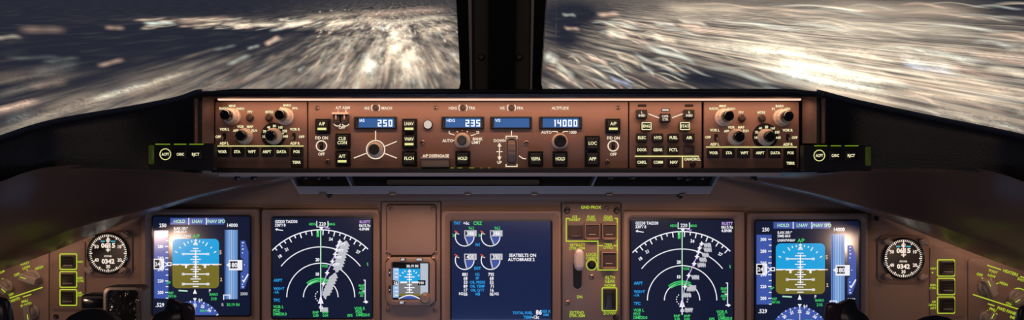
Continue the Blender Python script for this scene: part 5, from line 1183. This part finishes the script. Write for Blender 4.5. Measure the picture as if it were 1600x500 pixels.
def field(n, u0, u1, v0, v1, ln, w, pw, wig=0.0, dens=None, cols=(WARM, CREAM, CREAM, COOL, PEACH)):
    for _ in range(n):
        for _t in range(30):
            u, v = rl.uniform(u0, u1), rl.uniform(v0, v1)
            if dens is None or rl.random() < dens(u, v): break
        du, dv = u - VP[0], v - VP[1]; d = math.hypot(du, dv) or 1; l = ln * rl.uniform(.5, 1.4) * min(1.2, .12 + d / 420)
        q = rl.uniform(.5, 1.3)
        ribbon(u, v, u + du / d * l, v + dv / d * l, w * q * min(1.0, .3 + (v + 8) / 120), pw * rl.uniform(.35, 1.1), rl.choice(cols), wig * rl.uniform(.6, 1.2), 18, PHASE if wig else rl.uniform(0, 6))
for a in FIELDS: field(**a)
me = bpy.data.meshes.new('city_light_streaks'); me.from_pydata(lv, [], lf); me.materials.append(M['light_streak'])
me.attributes.new('tint', 'FLOAT_COLOR', 'POINT'); me.attributes.new('power', 'FLOAT', 'POINT')
for i, t in enumerate(lt): me.attributes['tint'].data[i].color = (*t, 1)
for i, t in enumerate(lp): me.attributes['power'].data[i].value = t
o = bpy.data.objects.new('city_light_streaks', me); C.objects.link(o); o.matrix_world = GM
o['kind'] = 'stuff'; o['label'] = 'smeared exposure streaks of city lights across the dark land beyond the windshield'; o['category'] = 'street lights'

# ------------------------------------------------------------------ sky, lamps, camera
w = bpy.data.worlds.new('night'); bpy.context.scene.world = w; w.use_nodes = True
w.node_tree.nodes['Background'].inputs[0].default_value = srgb(40, 42, 54); w.node_tree.nodes['Background'].inputs[1].default_value = LV['world']
def area(name, loc, target, sx, sy, power, col, spread=180):
    l = bpy.data.lights.new(name, 'AREA'); l.shape = 'RECTANGLE'; l.size, l.size_y = sx, sy; l.energy = power; l.color = col; l.spread = math.radians(spread)
    o = bpy.data.objects.new(name, l); C.objects.link(o); o.location = loc
    o.rotation_euler = (Vector(target) - Vector(loc)).to_track_quat('-Z', 'Y').to_euler(); return o
zl = ZC + (PY0 - 157.6) / F * 1.172
area('strip_flood', (0, 1.172, zl), (0, 1.195, zl - .085), .89, .010, LV['strip'], (1, .58, .38))
zt = ZC + (PY0 - 306) / F * 1.30
area('panel_flood', (0, 1.31, zt - .002), (0, 1.42, zt - .20), .76, .03, LV['tray'], (1, .60, .41), 112)
for s in (-1, 1):
    area('side_fill', (s * .81, 1.325, ZC - .106), (s * .80, 1.42, ZC - .22), .21, .02, LV['side'], (1, .62, .43), 140)  # unseen fill added under the coaming to brighten the side panels
    l = bpy.data.lights.new('chart_lamp', 'SPOT'); l.energy = LV['chart']; l.color = (1, .66, .46); l.shadow_soft_size = .016; l.spot_size = math.radians(66); l.spot_blend = .5
    o = bpy.data.objects.new('chart_lamp', l); C.objects.link(o); o.location = (s * LV['cx'] - (.03 if s < 0 else 0), LV['cy'], ZC - LV['cz'] + (-.012 if s < 0 else .004))
    o.rotation_euler = (Vector((s * .76, 1.42, ZC - .21)) - o.location).to_track_quat('-Z', 'Y').to_euler()
area('dome_light', (0, -.35, ZC + .25), (0, 1.42, ZC - .1), 1.2, .5, LV['dome'], (1, .74, .58))
area('pedestal_fill', (0, .90, .60), (0, 1.20, 1.1), .50, .24, LV['ped'], (.55, .64, 1.0))  # unseen bluish fill added for sheen on tray and coaming, standing for pedestal screens
cam = bpy.data.cameras.new('camera'); co = bpy.data.objects.new('camera', cam); C.objects.link(co)
cam.sensor_fit = 'HORIZONTAL'; cam.sensor_width = 36; cam.lens = 36 * F / 1600; cam.shift_y = (PY0 - 250) / 1600; cam.clip_start = .02; cam.clip_end = 300000
co.location = (0, 0, ZC); co.rotation_euler = (PI / 2, 0, 0)
sc = bpy.context.scene; sc.camera = co
sc.view_settings.view_transform = 'Standard'; sc.view_settings.look = 'None'; sc.view_settings.gamma = 1; sc.view_settings.use_curve_mapping = False; sc.view_settings.exposure = 0
sc.cycles.sample_clamp_indirect = 4; sc.cycles.max_bounces = 6; sc.cycles.transparent_max_bounces = 96
for r in ROOTS:
    if '_loc' in r: del r['_loc']
